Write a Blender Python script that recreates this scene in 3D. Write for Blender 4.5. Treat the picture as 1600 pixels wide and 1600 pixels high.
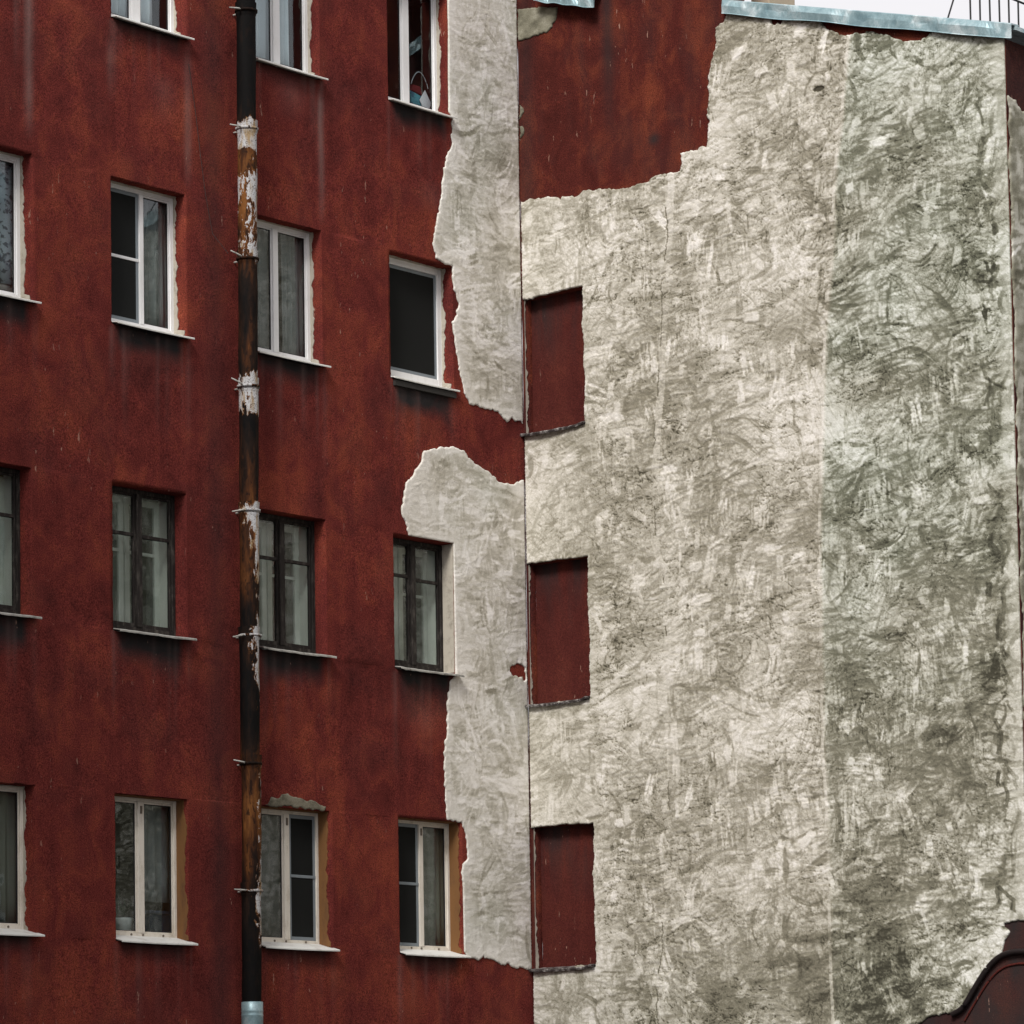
import bpy, math, random
import numpy as np
from mathutils import Matrix, Vector

# ------------------------------------------------------------------ reset
for o in list(bpy.data.objects):
    bpy.data.objects.remove(o, do_unlink=True)
scene = bpy.context.scene
COL = scene.collection
rng = np.random.default_rng(11)
random.seed(5)

# ------------------------------------------------------------------ camera
# World: the two facades meet in the vertical line x=0,y=0. Red facade = plane y=0 (runs to -x),
# grey facade = plane x=0 (runs to -y). Ground z=0, eye height 1.6 m.
YAW, PITCH, ROLL = 0.71055, 0.08186, -0.01554
fw = Vector((math.cos(YAW)*math.cos(PITCH), math.sin(YAW)*math.cos(PITCH), math.sin(PITCH)))
rt = Vector((math.sin(YAW), -math.cos(YAW), 0)); upv = rt.cross(fw)
r2 = rt*math.cos(ROLL) + upv*math.sin(ROLL); u2 = upv*math.cos(ROLL) - rt*math.sin(ROLL)
cam = bpy.data.cameras.new('camera')
cam.sensor_width = 36; cam.lens = 5848.56/1600*36; cam.shift_y = (1342.81-800)/1600
cam.clip_start = .5; cam.clip_end = 2000
camo = bpy.data.objects.new('camera', cam); COL.objects.link(camo)
m = Matrix((( r2.x, u2.x, -fw.x, -36.7517), (r2.y, u2.y, -fw.y, -31.3040), (r2.z, u2.z, -fw.z, 1.6), (0, 0, 0, 1)))
camo.matrix_world = m
scene.camera = camo

# ------------------------------------------------------------------ sky (overcast) and sun
SUN_EL, SUN_AZ = math.radians(42), math.radians(201)      # azimuth of the sun seen from the yard, from +x anticlockwise
world = bpy.data.worlds.new('World'); scene.world = world; world.use_nodes = True
wn, wl = world.node_tree.nodes, world.node_tree.links
wn.clear()
sky = wn.new('ShaderNodeTexSky'); sky.sky_type = 'NISHITA'; sky.sun_disc = False
sky.sun_elevation = SUN_EL; sky.sun_rotation = math.pi/2 - SUN_AZ
sky.air_density = 1.0; sky.dust_density = 6.0; sky.ozone_density = 1.0
hsv = wn.new('ShaderNodeHueSaturation'); hsv.inputs['Saturation'].default_value = .25
mixs = wn.new('ShaderNodeMix'); mixs.data_type = 'RGBA'; mixs.inputs[0].default_value = .8
bg = wn.new('ShaderNodeBackground'); bg.inputs['Strength'].default_value = .12
wo = wn.new('ShaderNodeOutputWorld')
wl.new(sky.outputs[0], hsv.inputs['Color']); wl.new(hsv.outputs[0], mixs.inputs[6])
mixs.inputs[7].default_value = (6.2, 6.05, 6.2, 1)          # even cloud deck
wl.new(mixs.outputs[2], bg.inputs['Color']); wl.new(bg.outputs[0], wo.inputs['Surface'])
sun = bpy.data.lights.new('sun', 'SUN'); sun.energy = 2.4; sun.angle = math.radians(18); sun.color = (1, .97, .92)
suno = bpy.data.objects.new('sun', sun); COL.objects.link(suno)
sdir = Vector((math.cos(SUN_EL)*math.cos(SUN_AZ), math.cos(SUN_EL)*math.sin(SUN_AZ), math.sin(SUN_EL)))
suno.rotation_euler = (-sdir).to_track_quat('-Z', 'Y').to_euler()
suno.location = (-15, -15, 40)
vs = scene.view_settings
vs.view_transform = 'Standard'; vs.look = 'None'; vs.exposure = 0.46; vs.gamma = 1; vs.use_curve_mapping = False

# ------------------------------------------------------------------ helpers: objects
def tag(o, label=None, cat=None, group=None, kind=None):
    if label: o['label'] = label
    if cat: o['category'] = cat
    if group: o['group'] = group
    if kind: o['kind'] = kind
    return o

def empty(name, loc=(0, 0, 0), label=None, cat=None, parent=None):
    o = bpy.data.objects.new(name, None); o.empty_display_size = .2
    o.location = loc; COL.objects.link(o)
    if parent: o.parent = parent
    return tag(o, label, cat)

def npmesh(name, V, F, mat, parent=None, smooth=False, attrs=None, loc=None):
    """V (n,3) array, F (m,4) int array of quads (or list of polys)"""
    me = bpy.data.meshes.new(name)
    V = np.asarray(V, dtype=np.float32)
    if isinstance(F, np.ndarray):
        n = F.shape[1]
        me.vertices.add(len(V)); me.vertices.foreach_set('co', V.ravel())
        me.loops.add(F.size); me.loops.foreach_set('vertex_index', F.astype(np.int32).ravel())
        me.polygons.add(len(F)); me.polygons.foreach_set('loop_start', np.arange(0, F.size, n, dtype=np.int32))
        me.update(calc_edges=True)
    else:
        me.from_pydata([tuple(v) for v in V], [], F); me.update()
    if smooth:
        me.polygons.foreach_set('use_smooth', np.ones(len(me.polygons), dtype=bool))
    for k, a in (attrs or {}).items():
        at = me.attributes.new(k, 'FLOAT', 'POINT'); at.data.foreach_set('value', np.asarray(a, dtype=np.float32).ravel())
    me.validate(); me.update()
    o = bpy.data.objects.new(name, me); COL.objects.link(o)
    if mat: me.materials.append(mat)
    if parent: o.parent = parent; o.matrix_parent_inverse = Matrix.Translation(-Vector(parent_loc(parent)))
    return o

def parent_loc(p):
    if p.type == 'MESH': return Vector((0, 0, 0))      # meshes are built in world coordinates
    l = Vector(p.location)
    while p.parent:
        p = p.parent; l = l + Vector(p.location)
    return l

class MB:
    """collects boxes / tubes / loops into one mesh"""
    def __init__(s): s.v = []; s.f = []
    def quad_box(s, c):
        i = len(s.v); s.v += c
        s.f += [[i, i+3, i+2, i+1], [i+4, i+5, i+6, i+7], [i, i+1, i+5, i+4], [i+1, i+2, i+6, i+5], [i+2, i+3, i+7, i+6], [i+3, i, i+4, i+7]]
        return s
    def box(s, x0, x1, y0, y1, z0, z1, j=0):
        r = lambda: random.uniform(-j, j)
        return s.quad_box([(a+r(), b+r(), c+r()) for c in (z0, z1) for a, b in ((x0, y0), (x1, y0), (x1, y1), (x0, y1))])
    def tube(s, pts, rad, n=10, cap=True):
        pts = [Vector(p) for p in pts]; rads = rad if isinstance(rad, (list, tuple)) else [rad]*len(pts)
        i0 = len(s.v)
        for k, p in enumerate(pts):
            d = (pts[min(k+1, len(pts)-1)]-pts[max(k-1, 0)]).normalized()
            a = d.orthogonal().normalized() if abs(d.z) < .9 else Vector((1, 0, 0)); a = (a-d*a.dot(d)).normalized(); b = d.cross(a)
            for q in range(n):
                t = 2*math.pi*q/n; s.v.append(tuple(p+(a*math.cos(t)+b*math.sin(t))*rads[k]))
        for k in range(len(pts)-1):
            for q in range(n):
                s.f.append([i0+k*n+q, i0+k*n+(q+1) % n, i0+(k+1)*n+(q+1) % n, i0+(k+1)*n+q])
        if cap:
            s.f.append([i0+q for q in range(n)][::-1]); s.f.append([i0+(len(pts)-1)*n+q for q in range(n)])
        return s
    def lathe(s, prof, c, n=16):
        i0 = len(s.v)
        for r_, z in prof:
            for q in range(n):
                t = 2*math.pi*q/n; s.v.append((c[0]+r_*math.cos(t), c[1]+r_*math.sin(t), c[2]+z))
        for k in range(len(prof)-1):
            for q in range(n):
                s.f.append([i0+k*n+q, i0+k*n+(q+1) % n, i0+(k+1)*n+(q+1) % n, i0+(k+1)*n+q])
        return s
    def build(s, name, mat, parent=None, smooth=False, bevel=0):
        o = npmesh(name, np.array(s.v), s.f, mat, parent, smooth)
        if bevel:
            b = o.modifiers.new('bevel', 'BEVEL'); b.width = bevel; b.segments = 2; b.limit_method = 'ANGLE'
        return o

# ------------------------------------------------------------------ helpers: node materials
class NT:
    def __init__(s, name):
        s.m = bpy.data.materials.new(name); s.m.use_nodes = True; s.n = s.m.node_tree.nodes; s.l = s.m.node_tree.links
        s.n.clear(); s.out = s.n.new('ShaderNodeOutputMaterial')
        s.b = s.n.new('ShaderNodeBsdfPrincipled'); s.l.new(s.b.outputs[0], s.out.inputs[0])
        s.b.inputs['Specular IOR Level'].default_value = .25
        g = s.n.new('ShaderNodeNewGeometry'); s.pos = g.outputs['Position']
    def set(s, **k):
        for a, v in k.items():
            i = s.b.inputs[a.replace('_', ' ')]
            if hasattr(v, 'is_linked') or hasattr(v, 'links'): s.l.new(v, i)
            else: i.default_value = v if not isinstance(v, tuple) or len(v) == 4 else (*v, 1)
        return s
    def map(s, sc=(1, 1, 1), loc=(0, 0, 0)):
        n = s.n.new('ShaderNodeMapping'); s.l.new(s.pos, n.inputs[0]); n.inputs['Scale'].default_value = sc; n.inputs['Location'].default_value = loc
        return n.outputs[0]
    def noise(s, scale, detail=4, rough=.55, vec=None, dist=0):
        n = s.n.new('ShaderNodeTexNoise'); s.l.new(vec or s.pos, n.inputs['Vector']); n.inputs['Scale'].default_value = scale
        n.inputs['Detail'].default_value = detail; n.inputs['Roughness'].default_value = rough; n.inputs['Distortion'].default_value = dist
        return n.outputs[0]
    def attr(s, name):
        n = s.n.new('ShaderNodeAttribute'); n.attribute_name = name; return n.outputs['Fac']
    def math(s, op, a, b=None, c=None, clamp=False):
        n = s.n.new('ShaderNodeMath'); n.operation = op; n.use_clamp = clamp
        for i, v in enumerate((a, b, c)):
            if v is None: continue
            if isinstance(v, (int, float)): n.inputs[i].default_value = v
            else: s.l.new(v, n.inputs[i])
        return n.outputs[0]
    def range(s, v, a, b, c=0, d=1):
        n = s.n.new('ShaderNodeMapRange'); s.l.new(v, n.inputs[0]); n.interpolation_type = 'SMOOTHSTEP'
        for i, q in zip((1, 2, 3, 4), (a, b, c, d)): n.inputs[i].default_value = q
        return n.outputs[0]
    def ramp(s, v, stops):
        n = s.n.new('ShaderNodeValToRGB'); s.l.new(v, n.inputs[0]); e = n.color_ramp.elements
        while len(e) < len(stops): e.new(.5)
        for k, (p, c) in enumerate(stops): e[k].position = p; e[k].color = (*c, 1)
        return n.outputs[0]
    def mix(s, f, a, b, mode='MIX'):
        n = s.n.new('ShaderNodeMix'); n.data_type = 'RGBA'; n.blend_type = mode
        for i, v in ((0, f), (6, a), (7, b)):
            if isinstance(v, (int, float)): n.inputs[i].default_value = v
            elif isinstance(v, tuple): n.inputs[i].default_value = (*v, 1)
            else: s.l.new(v, n.inputs[i])
        return n.outputs[2]
    def grey(s, v):
        n = s.n.new('ShaderNodeCombineColor')
        for i in range(3): s.l.new(v, n.inputs[i])
        return n.outputs[0]
    def bump(s, h, strength=.5, dist=.01):
        n = s.n.new('ShaderNodeBump'); s.l.new(h, n.inputs['Height']); n.inputs['Strength'].default_value = strength; n.inputs['Distance'].default_value = dist
        s.l.new(n.outputs[0], s.b.inputs['Normal']); return s

def red_stucco(name, lo, mid, hi, seed, gr=1.0):
    t = NT(name)
    big = t.noise(.75, 5, .6, t.map(loc=(seed, seed, seed)), .4)
    streak = t.noise(1.0, 4, .6, t.map((3.6, 3.6, .16), (seed, 2, 1)))
    cloud = t.noise(2.6, 5, .65, t.map((1, 1, .8), (3, seed, 1)), .8)
    v = t.math('ADD', t.math('MULTIPLY', big, .45), t.math('ADD', t.math('MULTIPLY', streak, .22), t.math('MULTIPLY', cloud, .45)))
    col = t.ramp(v, [(.34, lo), (.54, mid), (.75, hi)])
    grain = t.noise(70, 2, .7); g2 = t.noise(28, 3, .6)
    gg = t.math('ADD', t.math('MULTIPLY_ADD', grain, 3.0*gr, .75-1.5*gr), t.math('MULTIPLY', g2, .5))
    col = t.mix(1.0, col, t.grey(gg), 'MULTIPLY')
    soot_shade = t.math('MULTIPLY', t.attr('soot_shade'), t.math('MULTIPLY_ADD', cloud, 1.0, .55), clamp=True)  # carries real soot and the darkening painted at the wall foot
    col = t.mix(soot_shade, col, (.024, .0215, .0220))
    chalk = t.math('MULTIPLY', t.attr('chalk'), t.math('MULTIPLY_ADD', cloud, .9, .35), clamp=True)
    col = t.mix(chalk, col, (.20, .13, .12))
    # small chips and scratches that show pale plaster
    ch = t.noise(9, 3, .7, t.map((1.6, 1.6, .45), (seed, 5, 2)))
    chip = t.math('MULTIPLY', t.range(ch, .665, .69), t.range(t.noise(.8, 2), .45, .62))
    col = t.mix(t.math('MULTIPLY', chip, .65), col, (.42, .25, .19))
    t.set(Base_Color=col, Roughness=.92, Specular_IOR_Level=.06)
    h = t.math('ADD', t.math('MULTIPLY', grain, .5), t.math('ADD', g2, t.math('MULTIPLY', cloud, 2.0)))
    t.bump(h, .55, .008)
    return t.m

def plaster(name):
    t = NT(name)
    tone = t.attr('tone'); zone = t.attr('zone')
    f1 = t.noise(34, 4, .7, t.map((1, 1, 1.6))); f2 = t.noise(110, 2, .7); f3 = t.noise(9, 4, .6, t.map((1, 1, 2.4)), .6)
    v = t.math('ADD', tone, t.math('ADD', t.math('MULTIPLY_ADD', f1, .20, -.10), t.math('ADD', t.math('MULTIPLY_ADD', f2, .34, -.17), t.math('MULTIPLY_ADD', f3, .12, -.06))))
    a = t.ramp(v, [(0, (.072, .064, .046)), (.30, (.245, .223, .170)), (.60, (.52, .487, .42)), (1, (.83, .795, .755))])
    b = t.ramp(v, [(0, (.042, .043, .031)), (.30, (.165, .170, .124)), (.60, (.41, .422, .357)), (1, (.76, .775, .735))])
    col = t.mix(zone, a, b)
    t.set(Base_Color=col, Roughness=.95, Specular_IOR_Level=.08)
    h = t.math('ADD', t.math('MULTIPLY', f1, .8), t.math('ADD', t.math('MULTIPLY', f2, .35), t.math('MULTIPLY', f3, .5)))
    t.bump(h, .55, .008)
    return t.m

def plain(name, col, rough=.6, var=.15, scale=8, metal=0, bump=0, spec=.3):
    t = NT(name); n = t.noise(scale, 4, .6)
    c = t.mix(1.0, col, t.grey(t.math('MULTIPLY_ADD', n, 2*var, 1-var)), 'MULTIPLY')
    t.set(Base_Color=c, Roughness=rough, Metallic=metal, Specular_IOR_Level=spec)
    if bump: t.bump(t.noise(scale*4, 3), bump, .004)
    return t.m

def grimy(name, col, dirt, rough=.5, amount=.5, scale=6, zs=.35):
    t = NT(name); n = t.noise(scale, 5, .7, t.map((1, 1, zs))); n2 = t.noise(60, 2)
    d = t.math('MULTIPLY', t.range(t.math('ADD', n, t.math('MULTIPLY_ADD', n2, .2, -.1)), .45, .75), amount)
    t.set(Base_Color=t.mix(d, col, dirt), Roughness=rough)
    t.bump(n2, .15, .002)
    return t.m

M = {}
M['red'] = red_stucco('red stucco', (.050, .0108, .0105), (.126, .0240, .0200), (.235, .052, .0285), 1.7)
M['red2'] = red_stucco('oxblood stucco', (.028, .0066, .0062), (.074, .0155, .0120), (.180, .043, .0210), 9.1)
M['niche'] = red_stucco('niche paint', (.046, .0112, .0098), (.070, .0160, .0132), (.100, .0250, .0175), 4.4, .6)
M['plaster'] = plaster('trowelled plaster')
M['render_patch'] = grimy('cement filler', (.44, .40, .335), (.24, .21, .17), .9, .8, 9, 1)
M['ochre'] = grimy('ochre paint', (.20, .095, .035), (.11, .055, .03), .9, .8, 6, .3)
M['pvc'] = grimy('white plastic', (.80, .80, .80), (.55, .54, .50), .35, .35, 4)
M['cream'] = grimy('aged cream plastic', (.72, .67, .59), (.42, .36, .27), .4, .6, 7)
M['silltin'] = grimy('white painted sill', (.74, .74, .71), (.36, .33, .28), .5, .55, 5, 1)
M['oldsill'] = grimy('weathered zinc sill', (.42, .41, .38), (.09, .08, .07), .6, .95, 7, 1)
M['oldwood'] = grimy('dark flaking window wood', (.017, .0135, .0120), (.13, .115, .10), .75, .6, 16, .25)
M['inner'] = grimy('pale inner sash', (.56, .60, .55), (.38, .41, .37), .6, .5, 6)
M['netframe'] = plain('grey screen frame', (.20, .23, .25), .5)
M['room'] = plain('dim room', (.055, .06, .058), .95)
M['curtain'] = plain('grey green curtain', (.160, .182, .182), .95, .12, 3)
M['tulle'] = plain('pale tulle', (.52, .61, .66), .95, .1, 3)
M['olive'] = plain('olive curtain', (.125, .14, .118), .95, .12, 3)
M['darkcurtain'] = plain('dark curtain', (.05, .06, .06), .95, .15, 3)
M['net'] = plain('black insect net', (.005, .006, .0055), .9, .1)
M['gasket'] = plain('black gasket', (.02, .02, .022), .6, .1)
M['bolt'] = plain('brown fixing cap', (.16, .13, .10), .5, .2)
M['tin'] = plain('tin', (.3, .3, .3), .5)

def lace():
    t = NT('lace curtain'); n = t.noise(16, 3, .5); n2 = t.noise(5, 3, .5, None, 1.5)
    c = t.mix(t.range(n, .52, .60), (.30, .36, .40), (.09, .11, .13)); c = t.mix(t.range(n2, .5, .66, 0, .8), c, (.055, .075, .11))
    t.set(Base_Color=c, Roughness=.95); return t.m
M['lace'] = lace()

def galvanised():
    t = NT('galvanised sheet'); n = t.noise(3.2, 4, .6, None, .6); n2 = t.noise(60, 2)
    c = t.ramp(n, [(.32, (.16, .25, .28)), (.52, (.28, .39, .42)), (.70, (.58, .66, .68))])
    c = t.mix(1, c, t.grey(t.math('MULTIPLY_ADD', n2, .5, .75)), 'MULTIPLY')
    t.set(Base_Color=c, Roughness=.42, Metallic=.35); t.bump(n, .4, .02); return t.m
M['galv'] = galvanised()

def glass(name, rough, tint, wob, ior):
    m_ = bpy.data.materials.new(name); m_.use_nodes = True; n = m_.node_tree.nodes; l = m_.node_tree.links; n.clear()
    o = n.new('ShaderNodeOutputMaterial'); mx = n.new('ShaderNodeMixShader'); tr = n.new('ShaderNodeBsdfTransparent'); gl = n.new('ShaderNodeBsdfGlossy'); fr = n.new('ShaderNodeFresnel')
    fr.inputs[0].default_value = ior; tr.inputs[0].default_value = (*tint, 1); gl.inputs['Roughness'].default_value = rough; gl.inputs['Color'].default_value = (.93, .97, 1, 1)
    g = n.new('ShaderNodeNewGeometry'); iv = n.new('ShaderNodeMapRange'); iv.inputs[3].default_value = ior; iv.inputs[4].default_value = 1/ior; l.new(g.outputs['Backfacing'], iv.inputs[0]); l.new(iv.outputs[0], fr.inputs[0])
    ns = n.new('ShaderNodeTexNoise'); ns.inputs['Scale'].default_value = 2.2; bp = n.new('ShaderNodeBump'); bp.inputs['Strength'].default_value = wob; bp.inputs['Distance'].default_value = .02
    l.new(g.outputs['Position'], ns.inputs['Vector']); l.new(ns.outputs[0], bp.inputs['Height']); l.new(bp.outputs[0], gl.inputs['Normal'])
    l.new(fr.outputs[0], mx.inputs[0]); l.new(tr.outputs[0], mx.inputs[1]); l.new(gl.outputs[0], mx.inputs[2]); l.new(mx.outputs[0], o.inputs[0])
    return m_
M['glass'] = glass('window glass', .01, (.94, .955, .95), .06, 1.5)
M['oldglass'] = glass('old window glass', .03, (.93, .95, .94), .2, 1.5)

def pipe_mat():
    t = NT('flaking painted pipe'); cov = t.attr('paint'); rst = t.attr('rust')
    n = t.noise(11, 5, .65, t.map((1.4, 1.4, .55)), .5); fine = t.noise(55, 3, .6)
    f = t.math('ADD', t.math('ADD', n, t.math('MULTIPLY_ADD', fine, .16, -.08)), t.math('MULTIPLY_ADD', cov, 1.0, -.5))
    painted = t.range(f, .515, .535)
    rim = t.range(f, .47, .515)
    rn = t.noise(6, 5, .65, t.map((1.5, 1.5, .3)))
    rr = t.math('ADD', rn, t.math('MULTIPLY_ADD', rst, .6, -.3))
    metal = t.ramp(rr, [(.36, (.005, .0045, .0045)), (.52, (.018, .010, .007)), (.66, (.06, .022, .009)), (.84, (.18, .072, .021))])
    paint = t.mix(t.range(t.noise(7, 4, .6, t.map((2, 2, .4))), .48, .66), (.46, .46, .47), (.30, .215, .125))
    paint = t.mix(t.range(t.noise(46, 3, .6, t.map((1, 1, 2.6))), .575, .62), paint, (.06, .04, .03))
    blot = t.range(t.noise(13, 4, .6, t.map((1.2, 1.2, .5), (4, 4, 4)), .6), .54, .60)
    metal = t.mix(t.math('MULTIPLY', blot, .75), metal, (.009, .006, .005))
    c = t.mix(t.math('MULTIPLY', rim, .5), metal, (.30, .12, .035)); c = t.mix(painted, c, paint)
    t.set(Base_Color=c, Roughness=.75, Specular_IOR_Level=.08); t.bump(t.math('MULTIPLY_ADD', painted, 1.5, fine), .5, .006); return t.m
M['pipe'] = pipe_mat()

def ground_mat():
    t = NT('asphalt'); n = t.noise(.5, 5); f = t.noise(60, 3)
    c = t.ramp(n, [(.35, (.035, .035, .036)), (.65, (.075, .073, .07))]); c = t.mix(1, c, t.grey(t.math('MULTIPLY_ADD', f, .8, .6)), 'MULTIPLY')
    t.set(Base_Color=c, Roughness=.9); t.bump(f, .6, .01); return t.m

# ------------------------------------------------------------------ helpers: numpy noise and masks
def vnoise(nx, ny, cx, cy):
    """smooth value noise 0..1 on an (ny,nx) grid, cell size cx,cy in samples"""
    gx, gy = int(nx/cx)+3, int(ny/cy)+3
    g = rng.random((gy, gx))
    x = np.arange(nx)/cx; y = np.arange(ny)/cy
    xi = x.astype(int); yi = y.astype(int); fx = x-xi; fy = y-yi
    fx = fx*fx*(3-2*fx); fy = fy*fy*(3-2*fy)
    a = g[:, xi]*(1-fx)+g[:, xi+1]*fx
    return a[yi]*(1-fy)[:, None]+a[yi+1]*fy[:, None]

def fbm(nx, ny, cx, cy, oct=4, gain=.55):
    s = 0; a = 1; t = 0
    for k in range(oct):
        s = s+a*vnoise(nx, ny, max(cx, 1.01), max(cy, 1.01)); t += a; a *= gain; cx /= 2; cy /= 2
    return s/t

def inside(poly, X, Y):
    r = np.zeros(X.shape, bool); n = len(poly)
    for i in range(n):
        x0, y0 = poly[i]; x1, y1 = poly[(i+1) % n]
        if y0 == y1: continue
        c = ((y0 > Y) != (y1 > Y))
        r ^= c & (X < (x1-x0)*(Y-y0)/(y1-y0)+x0)
    return r

def rag(poly, amp, step=.03, closed=True, lock=None):
    """subdivide an outline and roughen it; lock(a,b) -> True keeps that edge clean"""
    out = []; n = len(poly)
    for i in range(n if closed else n-1):
        a = np.array(poly[i]); b = np.array(poly[(i+1) % n]); L = np.hypot(*(b-a)); k = max(1, int(L/step))
        nrm = np.array([-(b-a)[1], (b-a)[0]])/max(L, 1e-6); lk = lock and lock(a, b)
        wk = 0.
        for j in range(k):
            p = a+(b-a)*j/k
            if not lk:
                wk = .8*wk+rng.normal()*.75
                if rng.random() < .05: wk += rng.choice([-1, 1])*rng.uniform(1, 2.6)        # a chip
                p = p+nrm*amp*(wk*(1 if j else .4)+rng.normal()*.25)
            out.append((float(p[0]), float(p[1])))
    return out

def nearest_on(polys, P):
    A = np.concatenate([np.array(p) for p in polys]); B = np.concatenate([np.roll(np.array(p), -1, 0) for p in polys])
    best = np.full(len(P), 1e9); Q = P.copy()
    for a, b in zip(A, B):
        d = b-a; t = np.clip(((P-a)@d)/max(d@d, 1e-12), 0, 1); q = a+t[:, None]*d; r = ((P-q)**2).sum(1)
        w = r < best; best[w] = r[w]; Q[w] = q[w]
    return Q, np.sqrt(best)

FRAMES = {'left': lambda a, b, h: np.stack([-a, -h, b], -1), 'right': lambda a, b, h: np.stack([-h, -a, b], -1), 'side': lambda a, b, h: np.stack([a, -7.575-h, b], -1)}

class Trowel:
    """height H (m) and tone T (0 dark .. 1 light) of hand-trowelled plaster on a regular grid"""
    def __init__(s, a0, a1, b0, b1, d):
        s.a0, s.b0, s.d = a0, b0, d; s.nx = int((a1-a0)/d)+1; s.ny = int((b1-b0)/d)+1
        s.A, s.B = np.meshgrid(a0+np.arange(s.nx)*d, b0+np.arange(s.ny)*d)
        s.T = np.zeros((s.ny, s.nx)); s.H = np.zeros_like(s.T)
        s.edge = fbm(s.nx, s.ny, .05/d, .04/d, 3)-.5
        s.tex = np.clip((.6*vnoise(640, 640, 30, 2.7)+.4*vnoise(640, 640, 12, 1.7)-.5)*2.4+.5, 0, 1)
        s.lines = np.convolve(rng.normal(size=4096), [.25, .5, .25], 'same')
    def hatch(s, ca, cb, L, W, ang, curv, tone, op, h=-.004):
        """a rough drag of the trowel: a bundle of broken fine streaks that catch dirt, with feathered ends"""
        R = math.hypot(L, W)*1.1+abs(curv)*L*L; d = s.d
        i0, i1 = max(0, int((ca-R-s.a0)/d)), min(s.nx, int((ca+R-s.a0)/d)+1); j0, j1 = max(0, int((cb-R-s.b0)/d)), min(s.ny, int((cb+R-s.b0)/d)+1)
        if i1-i0 < 2 or j1-j0 < 2: return
        sl = (slice(j0, j1), slice(i0, i1)); x = s.A[sl]-ca; y = s.B[sl]-cb; c, n = math.cos(ang), math.sin(ang)
        u = x*c+y*n; v = -x*n+y*c-curv*u*u; e = s.edge[sl]
        win = np.clip((1-np.abs(u)/L-e*.9)/.55, 0, 1)*np.clip((1-np.abs(v)/W-e*.9)/.45, 0, 1)
        q, r = rng.integers(0, 640, 2)
        tx = s.tex[(np.rint(v/d).astype(int)+q) % 640, (np.rint(u/d).astype(int)+r) % 640]
        mk = np.clip(win*1.3+tx*2.0-1.65, 0, 1)
        s.T[sl] += (tone-s.T[sl])*mk*op; s.H[sl] += h*mk*op+.0035*win*np.exp(-((v/W+.75)/.25)**2)
    def stroke(s, ca, cb, L, W, ang, curv, tone, op, stri=.1, lip=.003, h=None, hk=.5):
        R = math.hypot(L, W)*1.15+abs(curv)*L*L; d = s.d
        i0, i1 = max(0, int((ca-R-s.a0)/d)), min(s.nx, int((ca+R-s.a0)/d)+1); j0, j1 = max(0, int((cb-R-s.b0)/d)), min(s.ny, int((cb+R-s.b0)/d)+1)
        if i1-i0 < 2 or j1-j0 < 2: return
        sl = (slice(j0, j1), slice(i0, i1))
        x = s.A[sl]-ca; y = s.B[sl]-cb; c, n = math.cos(ang), math.sin(ang)
        u = x*c+y*n; v = -x*n+y*c-curv*u*u if curv else -x*n+y*c
        e = s.edge[sl]
        eu = np.abs(u)/L+e*.9; ev = np.abs(v)/W+e*1.1
        mk = np.clip((1-eu)/.25, 0, 1)*np.clip((1-ev)/.22, 0, 1)
        k = (np.floor(v/(d*.9)).astype(int)+int(ca*977)) % 4096
        st = s.lines[k]
        s.T[sl] = s.T[sl]*(1-mk*op)+mk*op*(tone+stri*st)
        if h is not None: s.H[sl] = s.H[sl]*(1-mk*hk)+mk*hk*(h+.0012*st)
        if lip: s.H[sl] += lip*mk*np.exp(-((v/W+.78)/.22)**2)

def rand_strokes(tw, n, L, W, tones, op, stri, lip, hs, horiz=.55, vert=.25, curv=0.0, where=None, tilt=.1):
    a1 = tw.a0+tw.nx*tw.d; b1 = tw.b0+tw.ny*tw.d
    for k in range(n):
        ca, cb = rng.uniform(tw.a0, a1), rng.uniform(tw.b0, b1)
        if where and not where(ca, cb): continue
        q = rng.random()
        ang = rng.normal(tilt, .22) if q < horiz else (rng.normal(1.57, .2) if q < horiz+vert else rng.uniform(0, 3.14))
        cv = rng.normal()*curv if curv else 0
        tn = tones[int(rng.integers(len(tones)))]+rng.normal()*.05
        tw.stroke(ca, cb, rng.uniform(*L), rng.uniform(*W), ang, cv, tn, rng.uniform(*op), stri, lip*rng.uniform(.3, 1.4), rng.uniform(*hs) if hs else None)

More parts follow.
